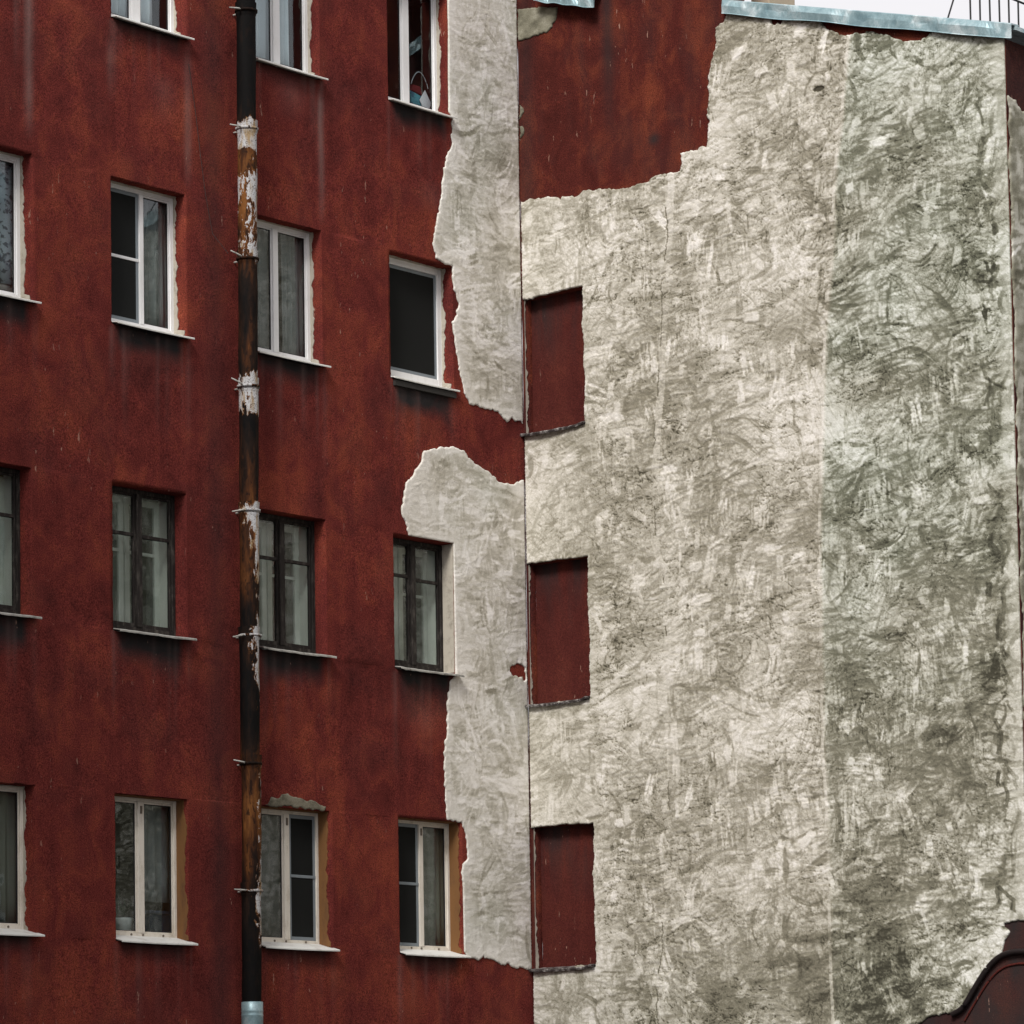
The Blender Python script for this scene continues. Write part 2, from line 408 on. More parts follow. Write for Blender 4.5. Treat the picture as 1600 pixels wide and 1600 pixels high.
def sheet(name, frame, tw, outers, holes, mat, parent, base=.022, zone=None, thick=True):
    """plaster coat: the part of the trowelled grid inside the outlines, boundary snapped to them, with a broken edge back to the wall"""
    A, B, d = tw.A.copy(), tw.B.copy(), tw.d
    Ac = (A[:-1, :-1]+d/2); Bc = (B[:-1, :-1]+d/2)
    keep = np.zeros(Ac.shape, bool)
    for p in outers: keep |= inside(p, Ac, Bc)
    for p in holes: keep &= ~inside(p, Ac, Bc)
    idx = np.arange(A.size).reshape(A.shape)
    q = np.stack([idx[:-1, :-1], idx[:-1, 1:], idx[1:, 1:], idx[1:, :-1]], -1)[keep]
    flip = frame in ('left', 'right')
    # boundary edges (used once)
    e = np.concatenate([q[:, [0, 1]], q[:, [1, 2]], q[:, [2, 3]], q[:, [3, 0]]]); key = np.sort(e, 1); kk = key[:, 0].astype(np.int64)*A.size+key[:, 1]
    uq, first, cnt = np.unique(kk, return_index=True, return_counts=True); be = e[first[cnt == 1]]
    bv = np.unique(be)
    P = np.stack([A.ravel()[bv], B.ravel()[bv]], -1); Q, dist = nearest_on(outers+holes, P)
    ok = dist < 1.3*d
    a, b = A.ravel(), B.ravel(); a[bv[ok]] = Q[ok, 0]; b[bv[ok]] = Q[ok, 1]
    h = base+tw.H.ravel(); h = np.where(h < .014, .014-.002*np.tanh((.014-h)/.004), h); h[bv] = np.maximum(h[bv]*(.35+.6*rng.random(len(bv))), .006)
    used = np.unique(q); remap = np.full(A.size, -1); remap[used] = np.arange(len(used)); n = len(used)
    V = FRAMES[frame](a[used], b[used], h[used])
    F = remap[q]
    if flip: F = F[:, ::-1]
    # skirt
    sk = np.full(A.size, -1); sk[bv] = n+np.arange(len(bv))
    V = np.concatenate([V, FRAMES[frame](a[bv], b[bv], np.full(len(bv), -.004))])
    S = np.stack([remap[be[:, 1]], remap[be[:, 0]], sk[be[:, 0]], sk[be[:, 1]]], -1)
    if flip: S = S[:, ::-1]
    F = np.concatenate([F, S])
    T = tw.T.ravel(); Z = (zone if zone is not None else np.zeros_like(tw.T)).ravel()
    at = {'tone': np.concatenate([T[used], T[bv]*.55+.08]), 'zone': np.concatenate([Z[used], Z[bv]])}
    return npmesh(name, V, F, mat, parent, True, at)

def wall_grid(name, frame, a0, a1, b0, b1, d, openings, depth, mat, parent, soot_shade=None, chalk=None, top=None):
    """wall face with openings (a0,a1,b0,b1) whose reveals run back `depth`"""
    def lines(lo, hi, ex):
        l = list(np.arange(lo, hi, d))+[hi]
        for x in ex:
            l = [y for y in l if abs(y-x) > d*.35 or y in ex]+[x]
        return np.array(sorted(set(np.round(l, 5))))
    ga = lines(a0, a1, sorted({round(v, 5) for o in openings for v in o[:2]})); gb = lines(b0, b1, sorted({round(v, 5) for o in openings for v in o[2:4]}))
    A, B = np.meshgrid(ga, gb); idx = np.arange(A.size).reshape(A.shape)
    keep = np.ones((len(gb)-1, len(ga)-1), bool); Ac = (ga[:-1]+ga[1:])/2; Bc = (gb[:-1]+gb[1:])/2
    near = np.full(A.shape, 9.)
    for (x0, x1, y0, y1) in openings:
        keep[np.ix_((Bc > y0) & (Bc < y1), (Ac > x0) & (Ac < x1))] = False
        near = np.minimum(near, np.hypot(np.maximum(np.maximum(x0-A, A-x1), 0), np.maximum(np.maximum(y0-B, B-y1), 0)))
    if top is not None: keep &= (Bc[:, None] < top(Ac)[None, :])
    n1 = fbm(len(ga), len(gb), 14, 14, 3)-.5
    h = n1*(.03 if frame == 'left' else .012)*np.clip(near/.25, 0, 1)
    jx = np.zeros(A.shape); jy = np.zeros(A.shape)
    q = np.stack([idx[:-1, :-1], idx[:-1, 1:], idx[1:, 1:], idx[1:, :-1]], -1)[keep]
    V = [None]; F = [q]; extra = []; cnt = A.size
    for (x0, x1, y0, y1) in openings:
        ia = np.where((ga >= x0-1e-4) & (ga <= x1+1e-4))[0]; ib = np.where((gb >= y0-1e-4) & (gb <= y1+1e-4))[0]
        ring = [idx[ib[0], i] for i in ia]+[idx[j, ia[-1]] for j in ib[1:]]+[idx[ib[-1], i] for i in ia[::-1][1:]]+[idx[j, ia[0]] for j in ib[::-1][1:-1]]
        ring = np.array(ring); m_ = len(ring)
        rj = rng.normal(size=m_)*.003
        inner = FRAMES[frame](A.ravel()[ring], B.ravel()[ring], np.full(m_, -depth)); extra.append(inner)
        jx.ravel()[ring] += rj; jy.ravel()[ring] += rng.normal(size=m_)*.003
        k = np.arange(m_); F.append(np.stack([ring[k], ring[(k+1) % m_], cnt+(k+1) % m_, cnt+k], -1)); cnt += m_
    V[0] = FRAMES[frame]((A+jx).ravel(), (B+jy).ravel(), h.ravel())
    V = np.concatenate(V+extra); F = np.concatenate(F)
    if frame in ('left', 'right'): F = F[:, ::-1]
    def at(fn):
        v = np.zeros(A.shape) if fn is None else fn(A, B)
        return np.concatenate([v.ravel(), np.zeros(len(V)-A.size)])
    o = npmesh(name, V, F, mat, parent, False, {'soot_shade': at(soot_shade), 'chalk': at(chalk)})
    return o

def strip(name, origin, along, across, length, width, rough, normal, mat, parent, off=.010, seed=0, n=60, lim=.194):
    """thin ragged filler strip on a reveal: runs `length` along, `width`(t) across, 4 mm proud"""
    o, al, ac, nr = map(Vector, (origin, along, across, normal)); r = random.Random(seed); v = []; f = []
    w = 0
    for i in range(n+1):
        t = i/n; w = .86*w+r.uniform(-1, 1)*rough*.8
        wd = min(lim, max(.012, width(t)+w+r.uniform(-.16, .16)*rough))
        p = o+al*(length*t)
        for q, hh in ((0, off), (.85, off*1.1), (1, off), (1, 0)): v.append(tuple(p+ac*(wd*q)+nr*hh))
    for i in range(n):
        for k in range(3): f.append([i*4+k, i*4+k+1, i*4+5+k, i*4+4+k])
    return npmesh(name, np.array(v), f, mat, parent)

# ------------------------------------------------------------------ ground
g = MB(); S = 400
gv = np.array([(-S, -S, 0), (S, -S, 0), (S, S, 0), (-S, S, 0)])
gr = npmesh('ground', gv, [[0, 1, 2, 3]], ground_mat()); tag(gr, 'dark asphalt floor of the courtyard below the facades', 'ground', kind='structure')

# ------------------------------------------------------------------ window openings of the red facade (u = metres from the inner corner)
WIN = {  # name: (u_right, u_left, z0, z1)
 '1A': (8.57, 9.76, 15.04, 16.76), '1B': (6.10, 7.31, 15.035, 16.76), '1C': (3.79, 4.98, 15.04, 16.76), '1D': (1.385, 2.54, 15.045, 16.76),
 '2A': (8.56, 9.74, 11.435, 13.163), '2B': (6.14, 7.335, 11.41, 13.15), '2C': (3.80, 5.00, 11.43, 13.147), '2D': (1.367, 2.56, 11.495, 13.11),
 '3A': (8.595, 9.76, 7.83, 9.547), '3B': (6.165, 7.345, 7.82, 9.556), '3C': (3.784, 5.00, 7.835, 9.541), '3D': (1.43, 2.555, 7.815, 9.515),
 '4A': (8.56, 9.74, 4.252, 5.946), '4B': (6.17, 7.335, 4.236, 5.94), '4C': (3.764, 5.00, 4.246, 5.947), '4D': (1.362, 2.53, 4.243, 5.96)}

red_b = empty('apartment_building', (-5, 0, 0), 'dark red stuccoed apartment block with four rows of windows, left of the drainpipe corner', 'building')
red_b['label'] = 'dark red stuccoed apartment block with rows of small recessed windows'

SOOT = [('1B', .5, .25), ('1C', .35, .2), ('1D', .8, .3), ('2A', .9, .35), ('2B', .85, .40), ('2C', .75, .3), ('2D', 1.0, .5), ('3A', .9, .4), ('3B', .85, .42), ('3C', .75, .4), ('3D', .7, .45), ('4A', .6, .25), ('4B', .5, .22), ('4C', .4, .25), ('4D', .5, .3)]
def soot_dark_left(A, B):
    s = np.zeros(A.shape); nz = fbm(A.shape[1], A.shape[0], 10, 10, 4)
    for k, st, ln in SOOT:
        u0, u1, z0, _ = WIN[k]; w = np.clip((A-u0-.02)/.12, 0, 1)*np.clip((u1-.02-A)/.12, 0, 1)
        dz = z0-B; s = np.maximum(s, w*np.clip(st*1.7*(1-(dz/ln)*(.45+.9*nz)), 0, .95)*(dz > -.05))
    # darker band beside the drainpipe, then random dark blotches
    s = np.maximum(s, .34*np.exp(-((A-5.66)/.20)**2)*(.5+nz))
    s = np.maximum(s, .12*np.clip((nz-.52)*6, 0, 1))
    return np.clip(s, 0, 1)
def chalk_left(A, B):
    s = np.zeros(A.shape); nz = fbm(A.shape[1], A.shape[0], 6, 26, 4)
    for u, za, zb, st, wd in ((8.60, 13.3, 15.4, .75, .06), (6.08, 13.2, 15.0, .55, .06), (3.78, 13.2, 15.0, .75, .05), (7.33, 14.0, 14.9, .35, .05), (6.5, 13.9, 14.6, .25, .2), (4.3, 14.4, 15.0, .35, .25), (1.75, 13.7, 14.2, .35, .25), (2.0, 6.9, 7.5, .3, .3), (6.6, 10.9, 11.3, .25, .35)):
        s = np.maximum(s, st*np.exp(-((A-u-.03*(nz-.5))/wd)**2)*np.clip((B-za)/.5, 0, 1)*np.clip((zb-B)/.25, 0, 1)*(.3+1.1*nz))
    r_ = np.random.default_rng(4)
    for (u0, u1, z0, z1) in WIN.values():                      # faint runs from the sill ends and along the ledges
        for k in range(7):
            u = u0-.03 if k == 0 else (u1 if k == 1 else r_.uniform(u0, u1)); L_ = r_.uniform(.4, 1.5); wd = r_.uniform(.015, .05)
            s = np.maximum(s, r_.uniform(.15, .45)*np.exp(-((A-u-.02*(nz-.5))/wd)**2)*(B < z0)*np.clip(1-(z0-B)/L_, 0, 1)*(.3+nz))
    return np.clip(s, 0, 1)
wall_grid('wall', 'left', 0, 13.5, 0, 18.6, .05, list(WIN.values()), .258, M['red'], red_b, soot_dark_left, chalk_left)
bk = MB(); bk.box(-13.5, 0, .325, .36, 18.3, 18.6); bk.box(-13.5, -13.45, .01, 6, 0, 18.6); bk.box(-13.5, 0, 6, 6.1, 0, 18.6); bk.build('rear_wall', M['red2'], red_b)
ev = MB(); ev.quad_box([(-13.9, -.25, 18.62), (0.2, -.25, 18.62), (.2, 6.3, 20.4), (-13.9, 6.3, 20.4), (-13.9, -.25, 18.68), (.2, -.25, 18.68), (.2, 6.3, 20.46), (-13.9, 6.3, 20.46)]); ev.build('roof', M['galv'], red_b)

# ------------------------------------------------------------------ windows
def bar(mb, u0, u1, z0, z1, y0, y1): return mb.box(-u1, -u0, y0, y1, z0, z1)

def frame_ring(u0, u1, z0, z1, wd, y0, y1, bot=None):
    mb = MB(); b = bot or wd
    bar(mb, u0, u0+wd, z0, z1, y0, y1); bar(mb, u1-wd, u1, z0, z1, y0, y1)
    bar(mb, u0+wd, u1-wd, z1-wd, z1, y0+.001, y1-.001); bar(mb, u0+wd, u1-wd, z0, z0+b, y0+.001, y1-.001)
    return mb

def curtain(name, u0, u1, z0, z1, y, mat, parent, folds=7, amp=.025, seed=0):
    r = random.Random(seed); n = 60; ph = r.uniform(0, 6); v = []; f = []
    for i in range(n+1):
        t = i/n; u = u0+(u1-u0)*t-(y-.22)*1.0; yy = y+amp*math.sin(t*folds*6.28+ph+.8*math.sin(t*9+ph))
        for k in range(5):
            q = k/4; v.append((-u, yy*(1)+amp*.3*math.sin(t*17+q*3), z0+(z1-z0)*q))
    for i in range(n):
        for k in range(4): f.append([i*5+k, i*5+5+k, i*5+6+k, i*5+1+k])
    o = npmesh(name, np.array(v), f, mat, parent, True); s = o.modifiers.new('solid', 'SOLIDIFY'); s.thickness = .004
    return o

def sill(parent, u0, u1, z0, mat, proj=.10, ext=.045, drop=.055, thick=.009, bend=0, seed=0):
    r = random.Random(seed); n = 14; v = []; f = []
    for i in range(n+1):
        t = i/n; u = u0-ext+(u1-u0+ext-.004)*t; j = bend*r.uniform(-1, 1)
        zf = z0+.004+j-.006*math.sin(t*3.1)
        for (y, z) in ((.200, z0+drop+.012), (-proj, zf+thick*.7), (-proj-.006, zf), (-proj-.004, zf-thick-.006), (-proj+.004, zf-thick-.006), (-proj+.006, zf-.004), (.200, z0+drop)): v.append((-u, y+j*.5, z))
    m_ = 7
    for i in range(n):
        for k in range(m_): f.append([i*m_+k, i*m_+(k+1) % m_, (i+1)*m_+(k+1) % m_, (i+1)*m_+k])
    f.append(list(range(m_))); f.append(list(range(n*m_, n*m_+m_))[::-1])
    return npmesh('sill', np.array(v), f, mat, parent)

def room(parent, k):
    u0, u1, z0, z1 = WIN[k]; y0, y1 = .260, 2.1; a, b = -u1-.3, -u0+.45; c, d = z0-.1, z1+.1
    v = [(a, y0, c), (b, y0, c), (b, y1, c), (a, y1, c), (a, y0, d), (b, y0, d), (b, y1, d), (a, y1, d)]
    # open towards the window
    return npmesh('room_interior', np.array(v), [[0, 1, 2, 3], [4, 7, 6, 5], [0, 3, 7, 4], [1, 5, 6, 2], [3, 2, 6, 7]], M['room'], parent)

def reveal_filler(parent, k, mat, wd, seed, top=True, rough=.02):
    u0, u1, z0, z1 = WIN[k]
    # right reveal faces -x : from the frame outwards (towards -y)
    strip('reveal_filler', (-u0-.0, .200, z0+.05), (0, 0, 1), (0, -1, 0), z1-z0-.05, lambda t: wd*(1.6 if t < .05 else .62), rough, (-1, 0, 0), mat, parent, seed=seed, lim=.199 if wd > .3 else .194)
    if top: strip('reveal_filler', (-u1, .200, z1), (1, 0, 0), (0, -1, 0), u1-u0-.002, lambda t: wd*.55, rough*.5, (0, 0, -1), mat, parent, seed=seed+50, n=40)

YF0, YF1 = .190, .250     # frame depth
def pvc(k, mat, um, mw=.10, fr=.055, bottom=.07, bars=(), nets=(), caps=False, single=False, sm=None, label=None):
    """plastic casement window: outer frame, mullion, two sashes with panes"""
    u0, u1, z0, z1 = WIN[k]; a0, a1, b0, b1 = u0+.004, u1-.004, z0+.055, z1-.004
    w = empty('window', (-(u0+u1)/2, .22, z0), parent=red_b); w.location = (-(u0+u1)/2+5, .22, z0)
    if label: w['label'] = label
    f_ = frame_ring(a0, a1, b0, b1, fr, YF0, YF1, bottom).build('frame', mat, w, bevel=.006)
    leaves = [(a0+fr, a1-fr)] if single else [(a0+fr, um-mw/2), (um+mw/2, a1-fr)]
    if not single: bar(MB(), um-mw/2, um+mw/2, b0+bottom, b1-fr, YF0-.004, YF1).build('mullion', mat, w, bevel=.006)
    for q, (la, lb) in enumerate(leaves):
        s = .020 if q not in nets else .045
        sh = frame_ring(la+.001, lb-.001, b0+bottom+.001, b1-fr-.001, s, YF0+.018, YF1-.006).build('sash', mat if q not in nets else M['netframe'], w, bevel=.004)
        gk = frame_ring(la+s, lb-s, b0+bottom+s, b1-fr-s, .010, YF0+.028, YF1-.012).build('gasket', M['gasket'], sh)
        bar(MB(), la+s+.008, lb-s-.008, b0+bottom+s+.008, b1-fr-s-.008, .223, .228).build('pane', M['glass'], sh)
        if q in nets: bar(MB(), la+s, lb-s, b0+bottom+s, b1-fr-s, .208, .210).build('insect_net', M['net'], sh)
        for zq in [zz for (qq, zz) in bars if qq == q]:
            bar(MB(), la+.004, lb-.004, zq-.018, zq+.018, YF0+.008, YF1-.02).build('crossbar', mat if mat is M['pvc'] else M['netframe'], sh, bevel=.004)
    if caps:
        for t in (.1, .36, .52, .8):
            u = a1-(a1-a0)*t; m_ = MB(); m_.tube([(-u, YF0-.008, b0+.05), (-u, YF0+.01, b0+.05)], .014, 8); m_.build('fixing_cap', M['bolt'], f_)
        m_ = MB(); bar(m_, um-.012, um+.012, b1-fr-.14, b1-fr-.05, YF0-.016, YF0-.003); m_.build('keeper_plate', M['bolt'], w)
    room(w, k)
    return w

def wood(k, um, zt_l, zt_r, label=None, seed=0):
    """old double casement: dark outer sashes with glazing bars, pale inner sashes behind"""
    r = random.Random(seed); u0, u1, z0, z1 = WIN[k]; a0, a1, b0, b1 = u0+.004, u1-.004, z0+.05, z1-.004
    w = empty('window', parent=red_b); w.location = (-(u0+u1)/2+5, .22, z0)
    if label: w['label'] = label
    mt = M['oldwood']; fr = .05
    frame_ring(a0, a1, b0, b1, fr, YF0-.01, YF1, .06).build('frame', mt, w, bevel=.005)
    bar(MB(), um-.042, um+.042, b0+.06, b1-fr, YF0-.025, YF1).build('mullion', mt, w, bevel=.008)
    for q, (la, lb, zt) in enumerate(((a0+fr, um-.042, zt_r), (um+.042, a1-fr, zt_l))):
        s = .026
        sh = frame_ring(la+.001, lb-.001, b0+.061, b1-fr-.001, s, YF0+.01, YF1-.008, .045).build('sash', mt, w, bevel=.004)
        bar(MB(), la+s, lb-s, zt-.02, zt+.02, YF0+.004, YF1-.014).build('glazing_bar', mt, sh, bevel=.004)
        for c0, c1 in ((b0+.10, zt-.02), (zt+.02, b1-fr-s)):
            bar(MB(), la+s-.003, lb-s+.003, c0+.002, c1-.002, .221, .225).build('pane', M['oldglass'], sh)
        # inner sash, paler, 16 cm behind
        i_ = frame_ring(la-.03, lb+.03, b0+.03, b1-.05, .075, .43, .47, .08).build('inner_sash', M['inner'], w, bevel=.006)
        bar(MB(), la+.045, lb-.045, zt-.17, zt-.135, .435, .465).build('glazing_bar', M['inner'], i_)
        bar(MB(), la+.043, lb-.043, b0+.108, b1-.124, .449, .453).build('pane', M['oldglass'], i_)
    m_ = MB(); bar(m_, a0+.002, a0+.03, b0+.03, b1-.02, .255, .425); m_.build('lining_board', M['inner'], w)
    m_ = MB(); bar(m_, a1-.03, a1-.002, b0+.03, b1-.02, .255, .425); m_.build('lining_board', M['inner'], w)
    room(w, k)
    return w

# row 1
w = pvc('1B', M['pvc'], 6.73, .14, label='white plastic window reflecting pale sky, top row left of the drainpipe')
sill(w, 6.10, 7.31, 15.035, M['silltin'], seed=1); reveal_filler(w, '1B', M['render_patch'], .075, 1)
curtain('curtain', 6.42, 7.3, 15.1, 16.7, .315, M['tulle'], w, 5, seed=1)
w = pvc('1C', M['pvc'], 4.355, .12, label='white plastic window with pale tulle, top row right of the drainpipe')
sill(w, 3.79, 4.98, 15.04, M['silltin'], seed=2); reveal_filler(w, '1C', M['render_patch'], .07, 2)
curtain('curtain', 4.12, 4.98, 15.1, 16.7, .315, M['tulle'], w, 6, seed=2)
w = pvc('1D', M['pvc'], 1.99, .12, label='white plastic window with a bag behind the glass, top row beside grey plaster')
sill(w, 1.385, 2.54, 15.045, M['silltin'], seed=3); reveal_filler(w, '1D', M['render_patch'], .06, 3)
win1d = w
# row 2
w = pvc('2A', M['pvc'], 9.2, .1, label='white plastic window with patterned lace at the left picture edge')
sill(w, 8.56, 9.74, 11.435, M['silltin'], seed=4); reveal_filler(w, '2A', M['render_patch'], .11, 4)
curtain('curtain', 8.62, 9.7, 11.7, 13.1, .32, M['lace'], w, 5, .015, seed=4)
w = pvc('2B', M['pvc'], 6.67, .065, bars=((1, 12.29),), nets=(1,), label='white plastic window with crossbar in its left sash, second row')
sill(w, 6.14, 7.335, 11.41, M['silltin'], seed=5); reveal_filler(w, '2B', M['render_patch'], .105, 5)
curtain('curtain', 6.2, 6.66, 11.5, 13.1, .32, M['curtain'], w, 4, seed=5)
w = pvc('2C', M['pvc'], 4.415, .09, label='white plastic window with grey curtains, second row right of the drainpipe')
sill(w, 3.80, 5.00, 11.43, M['silltin'], seed=6); reveal_filler(w, '2C', M['render_patch'], .085, 6)
curtain('curtain', 3.85, 4.3, 11.5, 13.1, .32, M['curtain'], w, 5, seed=6); curtain('curtain', 4.5, 4.95, 11.5, 13.1, .32, M['curtain'], w, 4, seed=60)
w = pvc('2D', M['pvc'], 2.0, .1, fr=.085, bottom=.11, single=True, nets=(0,), label='white window with one large black pane, second row beside grey plaster')
sill(w, 1.367, 2.56, 11.495, M['silltin'], proj=.06, drop=.03, seed=7); reveal_filler(w, '2D', M['render_patch'], .10, 7)
m_ = MB(); bar(m_, 1.37, 2.52, 11.40, 11.47, -.045, .02); m_.build('mortar_bed', plain('black mortar', (.03, .028, .026), .9, .3, 20), w)
# row 3
for k, um, tl, tr, lb, sd in (('3A', 9.2, 9.01, 9.01, 'old dark wooden window at the left picture edge, third row', 11), ('3B', 6.755, 9.02, 9.012, 'old dark wooden window with white inner sashes, left of the drainpipe', 12), ('3C', 4.37, 9.0, 9.0, 'old dark wooden window directly right of the drainpipe, third row', 13), ('3D', 2.0, 9.046, 9.02, 'old dark wooden window below the rounded plaster lobe', 14)):
    w = wood(k, um, tl, tr, lb, sd); u0, u1, z0, z1 = WIN[k]
    sill(w, u0, u1, z0, M['oldsill'], proj=.11, ext=.055, bend=.006, thick=.012, seed=sd)
    curtain('curtain', u0+.02, u0+.34, z0+.1, z1-.1, .56, M['curtain'], w, 3, seed=sd)
    if k != '3D': curtain('curtain', u1-.36, u1-.04, z0+.1, z1-.1, .56, M['curtain'], w, 3, seed=sd+7)
    if k == '3D': reveal_filler(w, k, M['render_patch'], .38, 30, False, .002)
# row 4
w = pvc('4A', M['cream'], 9.2, .1, fr=.045, caps=True, label='cream window at the left picture edge, bottom row')
sill(w, 8.56, 9.74, 4.252, M['silltin'], drop=.075, seed=21); reveal_filler(w, '4A', M['render_patch'], .05, 21); curtain('curtain', 8.62, 9.15, 4.4, 5.9, .32, M['olive'], w, 4, seed=21)
w = pvc('4B', M['cream'], 6.75, .10, fr=.045, caps=True, label='cream window with a flower pot inside, bottom row left of the drainpipe')
sill(w, 6.17, 7.335, 4.236, M['silltin'], drop=.08, seed=22); reveal_filler(w, '4B', M['ochre'], .24, 22)
curtain('curtain', 6.22, 6.72, 4.75, 5.9, .40, M['curtain'], w, 3, .015, seed=22); win4b = w
w = pvc('4C', M['cream'], 4.325, .09, fr=.045, caps=True, bars=((0, 5.15),), nets=(0,), label='cream window with crossbar on black insect screen, bottom row beside the drainpipe')
sill(w, 3.764, 5.0, 4.246, M['silltin'], drop=.08, seed=23); reveal_filler(w, '4C', M['ochre'], .24, 23); curtain('curtain', 4.36, 4.95, 4.4, 5.9, .32, M['darkcurtain'], w, 4, seed=23)
w = pvc('4D', M['cream'], 1.905, .075, fr=.045, caps=True, bars=((1, 5.155),), nets=(1,), label='cream window with olive blind, bottom row beside grey plaster')
sill(w, 1.362, 2.53, 4.243, M['silltin'], drop=.08, seed=24); reveal_filler(w, '4D', M['ochre'], .27, 24); curtain('curtain', 1.42, 1.9, 4.4, 5.9, .32, M['olive'], w, 4, .008, seed=24)

# filler smeared on the wall above window 4C
tw = Trowel(3.6, 5.0, 5.9, 6.3, .014); tw.T += .16+.4*(fbm(tw.nx, tw.ny, 9, 7)-.5); tw.H += .006*(fbm(tw.nx, tw.ny, 6, 6)-.5)
sheet('filler_patch', 'left', tw, [rag([(3.86, 5.952), (3.84, 6.0), (4.0, 6.045), (4.2, 6.055), (4.36, 6.09), (4.5, 6.12), (4.62, 6.075), (4.78, 6.06), (4.83, 5.99), (4.9, 5.952)], .008)], [], M['plaster'], red_b, .008)

# ------------------------------------------------------------------ grey plaster coats on the red facade
UP = [(1.364,17.124),(1.387,16.612),(1.385,16.106),(1.395,15.595),(1.395,15.176),(1.345,15.087),(1.347,15.003),(1.379,14.652),(1.468,14.525),(1.520,14.381),(1.550,14.142),(1.592,13.883),(1.671,13.602),(1.726,13.318),(1.693,13.157),(1.485,13.127),(1.375,13.118),(1.366,12.923),(1.356,12.824),(1.296,12.751),(1.248,12.650),(1.289,12.502),(1.355,12.424),(1.352,12.207),(1.311,12.040),(1.289,11.919),(1.255,11.766),(1.191,11.575),(1.150,11.473),(1.078,11.375),(0.966,11.375),(0.816,11.363),(0.627,11.366),(0.489,11.327),(0.415,11.270),(0.352,11.245),(0.236,11.312),(0.134,11.293),(0.026,11.255)]
LO = [(0.026,10.519),(0.166,10.487),(0.295,10.428),(0.510,10.434),(0.709,10.533),(0.859,10.572),(1.008,10.602),(1.118,10.671),(1.228,10.747),(1.363,10.770),(1.547,10.753),(1.768,10.698),(1.963,10.647),(2.000,10.568),(2.039,10.465),(2.162,10.310),(2.320,10.167),(2.359,10.015),(2.386,9.857),(2.353,9.715),(2.308,9.591),(2.273,9.522),(1.864,9.524),(1.428,9.522),(1.426,9.102),(1.424,8.281),(1.424,7.816),(1.501,7.767),(1.539,7.657),(1.567,7.516),(1.594,7.400),(1.598,7.203),(1.667,6.791),(1.647,6.581),(1.675,6.409),(1.646,6.086),(1.624,5.974),(1.352,5.967),(1.333,5.902),(1.275,5.766),(1.255,5.555),(1.294,5.448),(1.344,5.380),(1.338,5.104),(1.331,4.317),(1.296,4.245),(1.173,4.241),(1.001,4.238),(0.816,4.236),(0.655,4.192),(0.455,4.182),(0.267,4.155),(0.026,4.146)]
straight = lambda a, b: (max(a[0], b[0]) < .06) or (abs(a[0]-b[0]) < .015 and abs(a[1]-b[1]) > .35) or (a[1] > 9.5 and b[1] > 9.5 and a[1] < 9.53 and b[1] < 9.53)
up = rag([(.026, 18.55), (1.364, 18.55)]+UP, .012, lock=straight); lo = rag(LO, .012, lock=straight)
tw = Trowel(.0, 2.5, 4.0, 18.6, .0135)
tw.T += .60+.85*(fbm(tw.nx, tw.ny, .9/tw.d, .6/tw.d, 5)-.5)+.34*(fbm(tw.nx, tw.ny, .10/tw.d, .035/tw.d, 3)-.5)
tw.H += .010*(fbm(tw.nx, tw.ny, .5/tw.d, .3/tw.d, 4)-.5)+.006*(fbm(tw.nx, tw.ny, .09/tw.d, .03/tw.d, 3)-.5)
rand_strokes(tw, 300, (.15, .4), (.06, .14), (.5, .6, .7, .8), (.2, .5), .05, .003, (-.003, .004), .45, .35, .5, tilt=-.05)
for k in range(1700):
    q = rng.random(); an = rng.normal(-.05, .2) if q < .6 else (rng.normal(1.57, .25) if q < .85 else rng.uniform(0, 3.14))
    tw.hatch(rng.uniform(0, 2.5), rng.uniform(4, 18.5), rng.uniform(.08, .34), rng.uniform(.03, .10), an, rng.normal()*.8, (.18, .28, .38, .48, .92, 1.0)[int(rng.integers(6))], rng.uniform(.4, .9), rng.uniform(-.003, .002))
rand_strokes(tw, 80, (.05, .16), (.004, .007), (.2, .3), (.4, .7), .02, 0, (-.005, -.002), .5, .4, .6)
tw.H *= .6; tw.T += .10
# fresh pale rim where the coat was feathered over the red paint
P = np.stack([tw.A.ravel(), tw.B.ravel()], -1); ed = [(p[0], p[1]) for p in lo+up if p[0] > .1]
dd = np.full(len(P), 9.)
for e_ in ed[::3]:
    np.minimum(dd, (P[:, 0]-e_[0])**2+(P[:, 1]-e_[1])**2, out=dd)
dd = np.sqrt(dd).reshape(tw.A.shape); nz = fbm(tw.nx, tw.ny, .35/tw.d, .5/tw.d, 4)
rim = np.clip(1-dd/(.02+.42*nz*nz*1.6), 0, 1)**.6
tw.T += (.9-tw.T)*rim*.7
lobe = np.clip(1-np.hypot((tw.A-2.05)/.42, (tw.B-10.05)/.6), 0, 1); tw.T += (.86-tw.T)*np.clip(lobe*2, 0, 1)*.6
zone_l = np.clip(.06+1.1*(fbm(tw.nx, tw.ny, 1.4/tw.d, 1.4/tw.d, 3)-.5), 0, 1)
hole = rag([(.36, 7.98), (.33, 8.06), (.20, 8.10), (.06, 8.04), (.045, 7.90), (.12, 7.93), (.20, 7.90), (.30, 7.92)], .012)
sheet('plaster_coat', 'left', tw, [up, lo], [hole], M['plaster'], red_b, .017, zone_l)

